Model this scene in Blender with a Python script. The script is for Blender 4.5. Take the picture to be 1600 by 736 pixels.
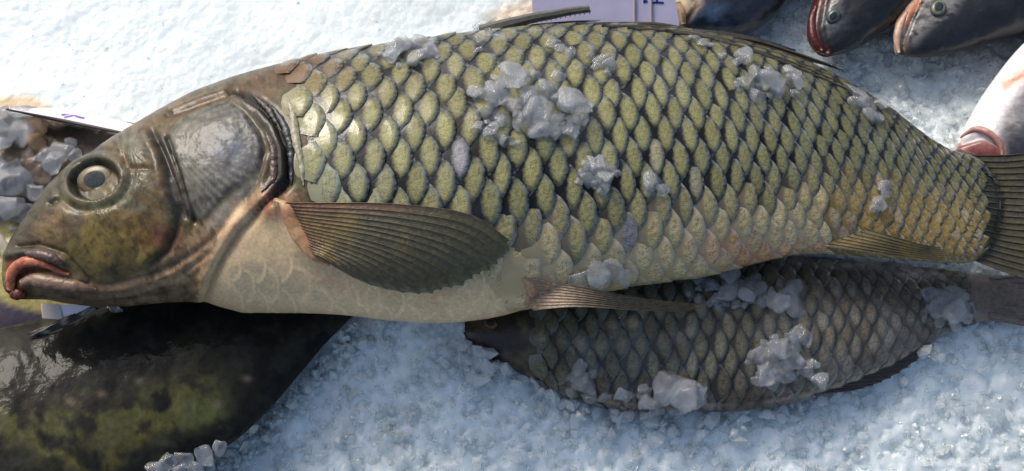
import bpy, math, random
import numpy as np
from mathutils import Vector, Matrix, Quaternion
from mathutils.bvhtree import BVHTree
from mathutils.geometry import intersect_line_plane
random.seed(7); rng = np.random.default_rng(7)
for o in list(bpy.data.objects): bpy.data.objects.remove(o)
SC = bpy.context.scene; COL = SC.collection
# ------------------------------------------------------------ camera, sky, sun, exposure
PHI = math.radians(25); DIST = 1.0; Z0 = 0.10; S = 0.0005
CAM = np.array([0, -DIST*math.sin(PHI), Z0+DIST*math.cos(PHI)])
FW = np.array([0, math.sin(PHI), -math.cos(PHI)]); RT = np.array([1., 0, 0]); UP = np.array([0, math.cos(PHI), math.sin(PHI)])
cam = bpy.data.cameras.new('camera'); cam.lens = 45; cam.sensor_width = 36; cam.clip_end = 50; cam.clip_start = 0.05
co = bpy.data.objects.new('camera', cam); COL.objects.link(co); co.location = CAM; co.rotation_euler = (PHI, 0, 0); SC.camera = co
SUN_EL = math.radians(42); SUN_AZ = math.radians(-38)      # azimuth from +Y (behind the carp) toward -X (left)
w = bpy.data.worlds.new('World'); SC.world = w; w.use_nodes = True
nt = w.node_tree; sky = nt.nodes.new('ShaderNodeTexSky'); sky.sky_type = 'NISHITA'; sky.sun_disc = False
sky.sun_elevation = SUN_EL; sky.sun_rotation = SUN_AZ; sky.air_density = 1.0; sky.dust_density = 5.0; sky.ozone_density = 1.5
nt.links.new(sky.outputs[0], nt.nodes['Background'].inputs[0]); nt.nodes['Background'].inputs[1].default_value = 0.15
sl = bpy.data.lights.new('sun', 'SUN'); sl.energy = 1.6; sl.angle = math.radians(20); sl.color = (1, 0.93, 0.84)
so = bpy.data.objects.new('sun', sl); COL.objects.link(so)
sdir = Vector((math.sin(SUN_AZ)*math.cos(SUN_EL), math.cos(SUN_AZ)*math.cos(SUN_EL), math.sin(SUN_EL)))
so.rotation_euler = sdir.to_track_quat('Z', 'Y').to_euler()
SC.view_settings.view_transform = 'Standard'; SC.view_settings.look = 'None'; SC.view_settings.gamma = 1; SC.view_settings.exposure = 0.2

# ------------------------------------------------------------ pixel <-> world helpers (photo pixels, 1600 x 736)
def rays(px, py):
    px = np.asarray(px, float); py = np.asarray(py, float)
    return FW + ((px-800)*S)[..., None]*RT + ((368-py)*S)[..., None]*UP
def P(px, py, z):
    d = rays(px, py); t = (np.asarray(z, float)-CAM[2])/d[..., 2]
    return CAM + t[..., None]*d
def proj(p):
    d = p-CAM; dep = d@FW
    return 800+(d@RT)/dep/S, 368-(d@UP)/dep/S
TREES = {}
def hit(px, py, names):
    d = Vector(rays(px, py)); best = None
    for n in names:
        r = TREES[n].ray_cast(Vector(CAM), d.normalized())
        if r[0] is not None and (best is None or r[3] < best[3]): best = r
    if best is None:
        return None
    n = best[1] if best[1].dot(d) < 0 else -best[1]
    return np.array(best[0]), np.array(n)
def surf(px, py, names, z=0.03):
    h = hit(px, py, names)
    return h if h else (P(px, py, z), np.array([0, 0, 1.]))

# ------------------------------------------------------------ numpy noise and painting helpers
LAT = rng.random((256, 256))
def vn(x, y):
    xi = np.floor(x).astype(int); yi = np.floor(y).astype(int); fx = x-xi; fy = y-yi
    fx = fx*fx*(3-2*fx); fy = fy*fy*(3-2*fy)
    a = LAT[xi & 255, yi & 255]; b = LAT[(xi+1) & 255, yi & 255]; c = LAT[xi & 255, (yi+1) & 255]; d = LAT[(xi+1) & 255, (yi+1) & 255]
    return (a*(1-fx)+b*fx)*(1-fy)+(c*(1-fx)+d*fx)*fy
def fbm(x, y, s, o=4):
    r = 0; t = 0; a = 1.
    for k in range(o):
        r = r+a*vn(x/s+17.3*k, y/s+9.1*k); t += a; a *= .55; s /= 2.03
    return r/t
def sm(e0, e1, x):
    t = np.clip((x-e0)/(e1-e0), 0, 1); return t*t*(3-2*t)
def dline(x, y, pts):
    best = np.full(np.shape(x), 1e9)
    for (x0, y0), (x1, y1) in zip(pts[:-1], pts[1:]):
        dx, dy = x1-x0, y1-y0; t = np.clip(((x-x0)*dx+(y-y0)*dy)/(dx*dx+dy*dy+1e-9), 0, 1)
        best = np.minimum(best, np.hypot(x-x0-t*dx, y-y0-t*dy))
    return best
def line(x, y, pts, wd): return np.exp(-(dline(x, y, pts)/wd)**2)
def inside(x, y, poly):
    r = np.zeros(np.shape(x), bool); n = len(poly)
    for i in range(n):
        x0, y0 = poly[i]; x1, y1 = poly[(i+1) % n]
        c = ((y0 > y) != (y1 > y)) & (x < (x1-x0)*(y-y0)/(y1-y0+1e-12)+x0); r ^= c
    return r
def pmask(x, y, poly, soft):
    d = dline(x, y, list(poly)+[poly[0]]); sd = np.where(inside(x, y, poly), d, -d)
    return sm(-soft, soft, sd)
def mixc(c, new, m): return c*(1-m[..., None])+np.asarray(new, float)*m[..., None]
def srgb(r, g, b):
    v = np.array([r, g, b])/255.; return tuple(np.where(v <= .04045, v/12.92, ((v+.055)/1.055)**2.4))

# ------------------------------------------------------------ object helpers
def link(name, me, mat=None, parent=None):
    o = bpy.data.objects.new(name, me); COL.objects.link(o)
    if mat is not None and me is not None and not me.materials: me.materials.append(mat)
    if parent is not None: o.parent = parent; o.matrix_parent_inverse = parent_inv(parent)
    return o
def parent_inv(p):
    m = Matrix.Translation(p.location)
    if p.parent: m = Matrix.Translation(p.location)
    return m.inverted()
def thing(name, label, cat, loc, group=None):
    o = bpy.data.objects.new(name, None); COL.objects.link(o); o.location = Vector(loc); o.empty_display_size = .02
    o['label'] = label; o['category'] = cat
    if group: o['group'] = group
    return o
def mesh(name, V, F, cols=None, uv=None, smooth=True):
    me = bpy.data.meshes.new(name); V = np.asarray(V, np.float32)
    F = np.asarray(F, np.int32); n = F.shape[1]
    me.vertices.add(len(V)); me.vertices.foreach_set('co', V.ravel())
    me.loops.add(F.size); me.loops.foreach_set('vertex_index', F.ravel())
    me.polygons.add(len(F)); me.polygons.foreach_set('loop_start', np.arange(0, F.size, n, dtype=np.int32))
    me.polygons.foreach_set('loop_total', np.full(len(F), n, np.int32))
    me.polygons.foreach_set('use_smooth', np.full(len(F), smooth))
    me.update(calc_edges=True)
    for k, c in (cols or {}).items():
        a = me.color_attributes.new(k, 'FLOAT_COLOR', 'POINT'); c = np.asarray(c, np.float32)
        a.data.foreach_set('color', np.concatenate([c, np.ones((len(c), 1), np.float32)], 1).ravel())
    if uv is not None:
        l = me.uv_layers.new(name='UVMap'); l.data.foreach_set('uv', np.asarray(uv, np.float32)[F.ravel()].ravel())
    return me
def gridfaces(n, m, wrap=False):
    i = np.arange(n-1)[:, None]; j = np.arange(m if wrap else m-1)[None, :]; k = (j+1) % m
    return np.stack([i*m+j, (i+1)*m+j, (i+1)*m+k, i*m+k], -1).reshape(-1, 4)
def tube(path, rad, seg=8, flat=1.0):
    path = np.asarray(path, float); n = len(path); rad = np.broadcast_to(rad, (n,))
    T = np.gradient(path, axis=0); T /= np.linalg.norm(T, axis=1)[:, None]+1e-12
    up = np.array([0, 0, 1.]); A = np.cross(T, up); A /= np.linalg.norm(A, axis=1)[:, None]+1e-9; B = np.cross(A, T)
    th = np.linspace(0, 2*math.pi, seg, endpoint=False)
    V = path[:, None]+rad[:, None, None]*(np.cos(th)[None, :, None]*A[:, None]+flat*np.sin(th)[None, :, None]*B[:, None])
    V = V.reshape(-1, 3); F = gridfaces(n, seg, True)
    V = np.concatenate([V, path[:1], path[-1:]]); a = len(V)-2
    caps = [(a, (j+1) % seg, j, j) for j in range(seg)]+[(a+1, (n-1)*seg+j, (n-1)*seg+(j+1) % seg, (n-1)*seg+(j+1) % seg) for j in range(seg)]
    F3 = np.concatenate([F[:, [0, 1, 2]], F[:, [0, 2, 3]], np.array(caps)[:, :3]])
    return V, F3

# ------------------------------------------------------------ materials
def mat(name, col=(.5, .5, .5), attr=None, rough=.4, coat=0., bump=0., bscale=300., sss=0., ssc=.006, trans=0., ior=1.4, spec=.5, noise=0., nscale=200., crough=.08, extra=None, alpha=1.):
    m = bpy.data.materials.new(name); m.use_nodes = True; t = m.node_tree; N = t.nodes; L = t.links; b = N['Principled BSDF']
    I = b.inputs; I['Base Color'].default_value = (*col, 1); I['Roughness'].default_value = rough; I['Coat Weight'].default_value = coat
    I['Coat Roughness'].default_value = crough; I['IOR'].default_value = ior; I['Specular IOR Level'].default_value = spec
    I['Transmission Weight'].default_value = trans; I['Alpha'].default_value = alpha
    if sss: I['Subsurface Weight'].default_value = sss; I['Subsurface Radius'].default_value = (1, .9, .8); I['Subsurface Scale'].default_value = ssc
    tc = N.new('ShaderNodeTexCoord'); src = None
    if attr: a = N.new('ShaderNodeVertexColor'); a.layer_name = attr; src = a.outputs[0]
    if noise:
        n = N.new('ShaderNodeTexNoise'); n.inputs['Scale'].default_value = nscale; n.inputs['Detail'].default_value = 5; L.new(tc.outputs['Object'], n.inputs['Vector'])
        r = N.new('ShaderNodeMapRange'); r.inputs[1].default_value = .3; r.inputs[2].default_value = .7; r.inputs[3].default_value = 1-noise; r.inputs[4].default_value = 1+noise
        L.new(n.outputs[0], r.inputs[0]); x = N.new('ShaderNodeMix'); x.data_type = 'RGBA'; x.blend_type = 'MULTIPLY'; x.inputs[0].default_value = 1
        if src: L.new(src, x.inputs[6])
        else: x.inputs[6].default_value = (*col, 1)
        L.new(r.outputs[0], x.inputs[7]); src = x.outputs[2]
    if src: L.new(src, I['Base Color'])
    if bump:
        n = N.new('ShaderNodeTexNoise'); n.inputs['Scale'].default_value = bscale; n.inputs['Detail'].default_value = 4; L.new(tc.outputs['Object'], n.inputs['Vector'])
        bp = N.new('ShaderNodeBump'); bp.inputs['Strength'].default_value = bump; bp.inputs['Distance'].default_value = .002
        L.new(n.outputs[0], bp.inputs['Height']); L.new(bp.outputs[0], I['Normal'])
        if coat: L.new(bp.outputs[0], I['Coat Normal'])
    return m
M = {}
M['skin'] = mat('carp_skin', attr='Col', rough=.45, coat=.22, crough=.12, bump=.2, bscale=160, spec=.3, noise=.14, nscale=420)
M['skin_dark'] = mat('dark_wet_skin', attr='Col', rough=.6, coat=.16, crough=.05, bump=.35, bscale=110, noise=.3, nscale=160, spec=.1)
M['skin_far'] = mat('fish_skin', attr='Col', rough=.4, coat=.35, crough=.12, bump=.25, bscale=160, noise=.2, nscale=260, spec=.35)
M['fin'] = mat('fin_membrane', attr='Col', rough=.42, coat=.25, crough=.2, bump=.3, bscale=400, noise=.3, nscale=300)
M['lip'] = mat('lip_flesh', attr='Col', rough=.4, coat=.3, bump=.4, bscale=350, noise=.2, nscale=250, sss=.15)
M['eye'] = mat('eye_surface', attr='Col', rough=.3, coat=.1, crough=.05, noise=.3, nscale=700)
M['pupil'] = mat('pupil_glass', col=(.02, .03, .036), rough=.14, coat=0, spec=.35, crough=.05, noise=.5, nscale=350)
M['ice'] = mat('ice_chunk', col=(.62, .65, .68), rough=.1, trans=.6, ior=1.31, bump=.25, bscale=140, coat=1, crough=.04, alpha=.55)
M['ice_tan'] = mat('ice_stained', col=(.5, .34, .2), rough=.2, trans=.4, ior=1.31, bump=.5, bscale=260, alpha=.6)
M['grain'] = mat('ice_grain', col=(.84, .90, .91), rough=.15, trans=.5, ior=1.31, bump=.3, bscale=200, alpha=.8, coat=.8, crough=.06)
M['bed'] = mat('ice_bed', attr='Col', rough=.28, sss=1., ssc=.016, bump=.28, bscale=600, ior=1.31)
M['card'] = mat('card_paper', col=(.52, .5, .68), rough=.6, noise=.05, nscale=60)
M['card_white'] = mat('card_white', col=(.75, .73, .82), rough=.5)
M['tape'] = mat('tape', col=(.5, .46, .42), rough=.3)
M['ink'] = mat('ink', col=(.02, .02, .22), rough=.6)
M['ink_violet'] = mat('ink_violet', col=(.2, .12, .5), rough=.6)
M['band'] = mat('rubber_band', col=(.42, .38, .38), rough=.5)
M['edge_shadow'] = mat('card_shadow_strip', col=(.06, .05, .05), rough=.5)

def scale_material(name, edgecol, rimcol, fleck=.55, coat=.75, rough=.42):
    m = bpy.data.materials.new(name); m.use_nodes = True; t = m.node_tree; N = t.nodes; L = t.links; b = N['Principled BSDF']
    def mth(op, a, c, cl=False):
        n = N.new('ShaderNodeMath'); n.operation = op; n.use_clamp = cl
        for k, v in enumerate((a, c)):
            if v is None: continue
            if isinstance(v, (int, float)): n.inputs[k].default_value = v
            else: L.new(v, n.inputs[k])
        return n.outputs[0]
    def ramp(v, lo, hi):
        r = N.new('ShaderNodeMapRange'); r.interpolation_type = 'SMOOTHSTEP'; r.inputs[1].default_value = lo; r.inputs[2].default_value = hi; L.new(v, r.inputs[0]); return r.outputs[0]
    def mix(f, a, c, mode='MIX'):
        n = N.new('ShaderNodeMix'); n.data_type = 'RGBA'; n.blend_type = mode
        for k, v in ((0, f), (6, a), (7, c)):
            if isinstance(v, (int, float)): n.inputs[k].default_value = v
            elif isinstance(v, tuple): n.inputs[k].default_value = (*v, 1)
            else: L.new(v, n.inputs[k])
        return n.outputs[2]
    uv = N.new('ShaderNodeUVMap'); uv.uv_map = 'UVMap'; sp = N.new('ShaderNodeSeparateXYZ'); L.new(uv.outputs[0], sp.inputs[0]); X, Y = sp.outputs[0], sp.outputs[1]
    tc = N.new('ShaderNodeTexCoord'); n1 = N.new('ShaderNodeTexNoise'); n1.inputs['Scale'].default_value = 330; n1.inputs['Detail'].default_value = 5; L.new(tc.outputs['Object'], n1.inputs[0])
    n2 = N.new('ShaderNodeTexNoise'); n2.inputs['Scale'].default_value = 1300; n2.inputs['Detail'].default_value = 3; L.new(tc.outputs['Object'], n2.inputs[0])
    xe = mth('DIVIDE', mth('SUBTRACT', X, .10), .31); ye = mth('DIVIDE', Y, .74)
    r = mth('SQRT', mth('ADD', mth('MULTIPLY', xe, xe), mth('MULTIPLY', ye, ye)), None)
    r = mth('ADD', r, mth('MULTIPLY', mth('SUBTRACT', n1.outputs[0], .5), fleck*1.6))
    a = N.new('ShaderNodeVertexColor'); a.layer_name = 'Col'; e = N.new('ShaderNodeVertexColor'); e.layer_name = 'Edge'
    # striations radiating from the scale's root
    mp = N.new('ShaderNodeCombineXYZ'); ang = mth('ARCTAN2', Y, mth('ADD', X, .95)); L.new(mth('MULTIPLY', ang, 26), mp.inputs[0]); L.new(mth('MULTIPLY', X, 2.2), mp.inputs[1])
    oi = N.new('ShaderNodeObjectInfo'); L.new(mth('MULTIPLY', oi.outputs['Random'], 40), mp.inputs[2])
    n3 = N.new('ShaderNodeTexNoise'); n3.inputs['Scale'].default_value = 1; n3.inputs['Detail'].default_value = 3; L.new(mp.outputs[0], n3.inputs[0])
    fl = ramp(mth('ADD', mth('ADD', mth('MULTIPLY', n3.outputs[0], .25), mth('MULTIPLY', n2.outputs[0], .4)), mth('MULTIPLY', n1.outputs[0], .35)), .36, .62)
    body = mix(fl, mix(1., a.outputs[0], (.40, .40, .38), 'MULTIPLY'), mix(1., a.outputs[0], (1.25, 1.23, 1.12), 'MULTIPLY'))
    vr = mth('ADD', mth('MULTIPLY', oi.outputs['Random'], .3), .86)
    vc = N.new('ShaderNodeCombineXYZ'); L.new(vr, vc.inputs[0]); L.new(vr, vc.inputs[1]); L.new(vr, vc.inputs[2])
    body = mix(1., body, vc.outputs[0], 'MULTIPLY')
    k = ramp(r, .66, 1.2)
    c = mix(k, body, e.outputs[0])
    # thin pale rim along the trailing edge
    tr = N.new('ShaderNodeAttribute'); tr.attribute_name = 'rim'; rim = mth('MULTIPLY', ramp(tr.outputs['Fac'], .80, .97), ramp(n1.outputs[0], .35, .65))
    c = mix(mth('MULTIPLY', rim, .5), c, mix(.72, e.outputs[0], rimcol))
    L.new(c, b.inputs['Base Color']); b.inputs['Roughness'].default_value = rough; n4 = N.new('ShaderNodeTexNoise'); n4.inputs['Scale'].default_value = 38; n4.inputs['Detail'].default_value = 3; L.new(tc.outputs['Object'], n4.inputs[0]); g4 = N.new('ShaderNodeNewGeometry'); L.new(g4.outputs['Position'], n4.inputs[0]); L.new(mth('MULTIPLY', ramp(n4.outputs[0], .44, .58), coat), b.inputs['Coat Weight']); b.inputs['Coat Roughness'].default_value = .05
    b.inputs['Specular IOR Level'].default_value = .22
    bp = N.new('ShaderNodeBump'); bp.inputs['Strength'].default_value = .26; bp.inputs['Distance'].default_value = .0008
    L.new(mth('ADD', mth('MULTIPLY', n3.outputs[0], .3), mth('ADD', n1.outputs[0], mth('MULTIPLY', n2.outputs[0], .4))), bp.inputs['Height']); L.new(bp.outputs[0], b.inputs['Normal']); L.new(bp.outputs[0], b.inputs['Coat Normal'])
    return m
M['scale'] = scale_material('carp_scale', None, (.55, .62, .64))
M['scale2'] = scale_material('small_fish_scale', None, (.18, .21, .22), coat=1., rough=.3)

# ------------------------------------------------------------ fish body builder
def cat(xs, X, Y):
    """monotone-ish cubic through (X,Y)"""
    X = np.asarray(X, float); Y = np.asarray(Y, float); d = np.diff(Y)/np.diff(X); m = np.zeros_like(Y)
    m[1:-1] = (d[:-1]+d[1:])/2; m[0] = d[0]; m[-1] = d[-1]
    s = d[:-1]*d[1:] <= 0; m[1:-1][s] = 0
    i = np.clip(np.searchsorted(X, xs)-1, 0, len(X)-2); h = X[i+1]-X[i]; t = (xs-X[i])/h
    return ((2*t**3-3*t**2+1)*Y[i]+(t**3-2*t**2+t)*h*m[i]+(-2*t**3+3*t**2)*Y[i+1]+(t**3-t**2)*h*m[i+1])
class Body:
    def __init__(self, secs, zc, k, n, m, kend=None, sfun=None, par=None):
        secs = np.asarray(secs, float)         # rows: tx,ty,bx,by (photo outline pairs)
        if par is None:
            c = (secs[:, :2]+secs[:, 2:])/2; par = np.concatenate([[0], np.cumsum(np.hypot(*np.diff(c, axis=0).T))])
        self.par = np.asarray(par, float); q = np.linspace(self.par[0], self.par[-1], n) if sfun is None else sfun; self.q = q; n = len(q)
        t = np.stack([cat(q, self.par, secs[:, 0]), cat(q, self.par, secs[:, 1])], 1); b = np.stack([cat(q, self.par, secs[:, 2]), cat(q, self.par, secs[:, 3])], 1)
        zc = np.broadcast_to(np.interp(q, self.par, np.broadcast_to(zc, self.par.shape)), (n,)); kk = np.interp(q, self.par, np.broadcast_to(k, self.par.shape))
        th = np.linspace(0, 2*math.pi, m, endpoint=False); T = P(t[:, 0], t[:, 1], zc); B = P(b[:, 0], b[:, 1], zc)
        C = (T+B)/2; A = (T-B)/2; u = (t-b)/(np.linalg.norm(t-b, axis=1)[:, None]+1e-9); self.b = kk*np.linalg.norm(A, axis=1)
        if kend is not None: self.b = np.maximum(self.b, 0)
        for it in range(5):
            V = self.ring(C, A, self.b, th); x, y = proj(V); s = x*u[:, None, 0]+y*u[:, None, 1]
            wt = (t*u).sum(1); wb = (b*u).sum(1); hi = s.max(1); lo = s.min(1)
            f = (wt-wb)/(hi-lo+1e-9); off = ((wt+wb)/2-(hi+lo)/2)
            A = A*f[:, None]; base = np.linalg.norm(A, axis=1)[:, None]+1e-9; pxm = (hi-lo)[:, None]/2*f[:, None]+1e-9
            C = C + A/pxm*off[:, None]
        self.C, self.A, self.m = C, A, m; self.th = th; self.V = self.ring(C, A, self.b, th)
    def ring(self, C, A, b, th):
        # theta 0 = belly side edge (bottom), pi = back edge; pi/2 = upper flank
        return C[:, None] - A[:, None]*np.cos(th)[None, :, None] + (b[:, None]*np.sin(th)[None])[..., None]*np.array([0, 0, 1.])
    def normals(self, V=None):
        V = self.V if V is None else V
        du = np.gradient(V, axis=0); dv = np.roll(V, -1, 1)-np.roll(V, 1, 1); N = np.cross(du, dv); N /= np.linalg.norm(N, axis=-1, keepdims=True)+1e-12
        c = self.C[:, None]; sgn = np.sign(((V-c)*N).sum(-1, keepdims=True).sum()); return N*sgn
    def finish(self, paint, disp=None, key=None, name='body', material=None, parent=None):
        N = self.normals(); x, y = proj(self.V); up = np.clip((N*np.array([0, -.42, .9])).sum(-1)*3, 0, 1)
        self.Nb = N; self.V0 = self.V.copy()
        if disp is not None: self.V = self.V+N*(disp(x, y)*up)[..., None]
        cols = paint(x, y, self)
        n, m = self.V.shape[:2]; F = gridfaces(n, m, True)[:, ::-1]
        V = self.V.reshape(-1, 3); c = cols.reshape(-1, 3); a = len(V)
        V = np.concatenate([V, self.V[0].mean(0)[None], self.V[-1].mean(0)[None]]); c = np.concatenate([c, c[:1], c[-1:]])
        F3 = np.concatenate([F[:, [0, 1, 2]], F[:, [0, 2, 3]], [[a, j, (j+1) % m] for j in range(m)], [[a+1, (n-1)*m+(j+1) % m, (n-1)*m+j] for j in range(m)]])
        if key: TREES[key] = BVHTree.FromPolygons([tuple(v) for v in V[::1].tolist()], F3.tolist())
        me = mesh(name, V, F3, {'Col': np.clip(c, 0.002, 1)})
        return link(name, me, material, parent)
    def sample(self, q, v, lift):
        """q: station value, v: 0 belly edge..1 back edge (fraction of arc over the upper flank, may overrun)"""
        n, m = self.V0.shape[:2]; fi = np.clip(np.interp(q, self.q, np.arange(n)), 0, n-1.001); i = fi.astype(int); fi = fi-i
        ratio = (self.b/(np.linalg.norm(self.A, axis=1)+1e-9))
        if not hasattr(self, 'arc'):
            h = np.linspace(-math.pi/2, math.pi*1.5, 400); r = ratio.mean()
            ds = np.hypot(np.sin(h), r*np.cos(h)); s = np.concatenate([[0], np.cumsum((ds[1:]+ds[:-1])/2*np.diff(h))])
            s0 = np.interp(0, h, s); s1 = np.interp(math.pi, h, s); self.arc = ((s-s0)/(s1-s0), h)
        th = np.interp(v, *self.arc)/(2*math.pi)*m; j = np.floor(th).astype(int); fj = th-j
        def g(Ar):
            a = Ar[i, j % m]; b = Ar[i+1, j % m]; c = Ar[i, (j+1) % m]; d = Ar[i+1, (j+1) % m]; fi_, fj_ = fi[..., None], fj[..., None]
            return (a*(1-fi_)+b*fi_)*(1-fj_)+(c*(1-fi_)+d*fi_)*fj_
        N = g(self.Nb); N /= np.linalg.norm(N, axis=-1, keepdims=True)+1e-12
        return g(self.V0)+N*np.asarray(lift)[..., None], N

def build_scales(body, parent, cols_q, nrows, lean, keep, tone, material, maxparts, tilt=.75, vlo=-.1, vhi=1.08, shape=2.2, rag=.04, flat=None):
    ys = np.linspace(-1, 1, 9); xs = np.array([0, .45, .8, 1.0, 1.0]); items = []
    fr = gridfaces(len(xs), len(ys)); dv = 1./nrows; r = random.Random(3)
    for ci in range(len(cols_q)-1):
        dq = cols_q[ci+1]-cols_q[ci]
        j = 0; v = vlo
        while v < vhi:
            off = .5*dq*(j % 2); qc = cols_q[ci]+off + lean(cols_q[ci])*(.5-v)
            if not keep(qc, v): j += 1; v += dv; continue
            first = not (keep(qc-.5*dq, v+dv) and keep(qc-.5*dq, v-dv) and keep(qc-dq, v)) and qc < body.q[-1]*.7
            jq, jv, tw = r.gauss(0, .05), r.gauss(0, .045), r.gauss(0, .06); lx = 1+r.gauss(0, .05)
            trail = .5-.55*np.abs(ys)**shape + np.array([r.gauss(0, .012) for _ in ys])
            X = -1.0+(trail[None, :]+1.0)*xs[:, None]; Y = np.broadcast_to(ys*1.0, X.shape)
            if first: X = np.maximum(X, -.62+.5*(X+1)*.0); X = np.where(X < -.5, X*1., X); Y = Y*(.45+.55*np.clip((X+.62)/.75, 0, 1)**.6); X = X+.25*np.abs(Y)**2*(X < 0)
            Xq = X*lx+jq+tw*Y; Yv = (Y+jv-tw*X*.5)
            scale_px = dq*S; crown = (1-Y**2)*.03*dq*S
            L = .0004+scale_px*.075*tilt*(X+1.0)*(1+r.gauss(0, .15))+crown
            L[-1] -= scale_px*.06
            if first: L = L-.0016*(1-sm(-.62, .05, X))
            if flat is not None: L = L*flat(qc, v)
            q = qc+Xq*dq + lean(qc)*(-(Yv*dv))*.9; vv = v+Yv*dv
            q = np.clip(q, body.q[0], body.q[-1]-.5)
            p, N = body.sample(q.ravel(), vv.ravel(), L.ravel())
            ce = p[13+9]; nn = N[13+9]; tocam = CAM-ce; tocam /= np.linalg.norm(tocam); face = float(nn@tocam); cx, cy = proj(ce)
            vis = face > .05 and -10 < cx < 1610 and -10 < cy < 746
            items.append((-(dq*dq*face if vis else -1), p, X.ravel(), Y.ravel(), np.repeat(np.array([0, .45, .8, 1., 1.]), 9), (float(cx), float(cy), qc, v), first))
            j += 1; v += dv
    items.sort(key=lambda t: t[0]); rest = []
    for k, (sc_, p, X, Y, rim, info, first) in enumerate(items):
        c, e = tone(*info); e = np.asarray(c)*.8 if first else e; n = len(p); C1 = np.tile(c, (n, 1)); C2 = np.tile(e, (n, 1)); uv = np.stack([X, Y], 1)
        if k < maxparts:
            ce = p.mean(0); me = mesh('scale', p-ce, fr, {'Col': C1, 'Edge': C2}, uv)
            a = me.attributes.new('rim', 'FLOAT', 'POINT'); a.data.foreach_set('value', rim.astype(np.float32))
            o = link('scale', me, material); o.location = ce; o.parent = parent; o.matrix_parent_inverse = parent_inv(parent)
        else: rest.append((p, C1, C2, uv, rim))
    if rest:
        n = 45; V = np.concatenate([r_[0] for r_ in rest]); F = np.concatenate([fr+n*i for i in range(len(rest))])
        me = mesh('small_scales', V, F, {'Col': np.concatenate([r_[1] for r_ in rest]), 'Edge': np.concatenate([r_[2] for r_ in rest])}, np.concatenate([r_[3] for r_ in rest]))
        a = me.attributes.new('rim', 'FLOAT', 'POINT'); a.data.foreach_set('value', np.concatenate([r_[4] for r_ in rest]).astype(np.float32))
        o = link('small_scales', me, material, parent); o['kind'] = 'stuff'
    return len(items)

# ------------------------------------------------------------ fins, eyes
def fin(name, rays_, parent, pos, color, material=None, sub=3, K=18, corr=.0007, scallop=.05, raycol=None, rayrad=.0009, ray_sub=True, jag=.0, thick=.0006):
    """rays_: list of polylines [(px,py,lift/z)...] base->tip. pos(px,py,h)->world"""
    R = []
    for pl in rays_:
        pl = np.asarray(pl, float); s = np.concatenate([[0], np.cumsum(np.hypot(*np.diff(pl[:, :2], axis=0).T))]); q = np.linspace(0, s[-1], K)
        R.append(np.stack([cat(q, s, pl[:, k]) if len(pl) > 2 else np.interp(q, s, pl[:, k]) for k in range(3)], 1))
    R = np.array(R); n = len(R); G = []; ph = []; rr = random.Random(5)
    for i in range((n-1)*sub+1):
        a = i/sub; i0 = min(int(a), n-2); f = a-i0; g = R[i0]*(1-f)+R[i0+1]*f
        mid = math.sin(f*math.pi)
        ln = 1-scallop*mid+rr.gauss(0, jag)
        tt = np.linspace(0, ln, K)*(K-1); gi = np.clip(tt, 0, K-1); g = np.stack([np.interp(gi, np.arange(K), g[:, k]) for k in range(3)], 1)
        G.append(g); ph.append(mid)
    G = np.array(G); ph = np.array(ph)
    W = np.array([[pos(*p) for p in row] for row in G]); toc = CAM-W; toc /= np.linalg.norm(toc, axis=-1, keepdims=True)
    W = W-toc*(corr*ph[:, None]*np.linspace(.3, 1, K)[None])[..., None]
    nn, kk = W.shape[:2]; V = np.concatenate([W.reshape(-1, 3), (W-toc*thick).reshape(-1, 3)]); F = gridfaces(nn, kk); N = nn*kk
    side = []
    for a in range(nn-1): side += [[a*kk+kk-1, (a+1)*kk+kk-1, (a+1)*kk+kk-1+N, a*kk+kk-1+N], [a*kk, a*kk+N, (a+1)*kk+N, (a+1)*kk]]
    for a in range(kk-1): side += [[a, a+1, a+1+N, a+N], [(nn-1)*kk+a, (nn-1)*kk+a+N, (nn-1)*kk+a+1+N, (nn-1)*kk+a+1]]
    F = np.concatenate([F, F[:, ::-1]+N, side])
    x, y = G[..., 0].ravel(), G[..., 1].ravel(); c = color(x, y, np.tile(np.linspace(0, 1, kk), nn), np.repeat(ph, kk))
    o = link(name, mesh(name, V, F, {'Col': np.concatenate([c, c])}), material or M['fin'], parent)
    if ray_sub:
        for i in range(n):
            g = W[i*sub]+toc[i*sub]*.0003; rad = rayrad*np.linspace(1.25, .35, K); V, F = tube(g, rad, 6)
            c = raycol(R[i][:, 0], R[i][:, 1], np.linspace(0, 1, K)); cc = np.concatenate([np.repeat(c, 6, 0), c[:1], c[-1:]])
            link('fin_ray', mesh('fin_ray', V, F, {'Col': cc}), material or M['fin'], o)
    return o
def planept(px, py, P0, N):
    d = rays(px, py); t = ((P0-CAM)@N)/(d@N); return CAM+t[..., None]*d
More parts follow.
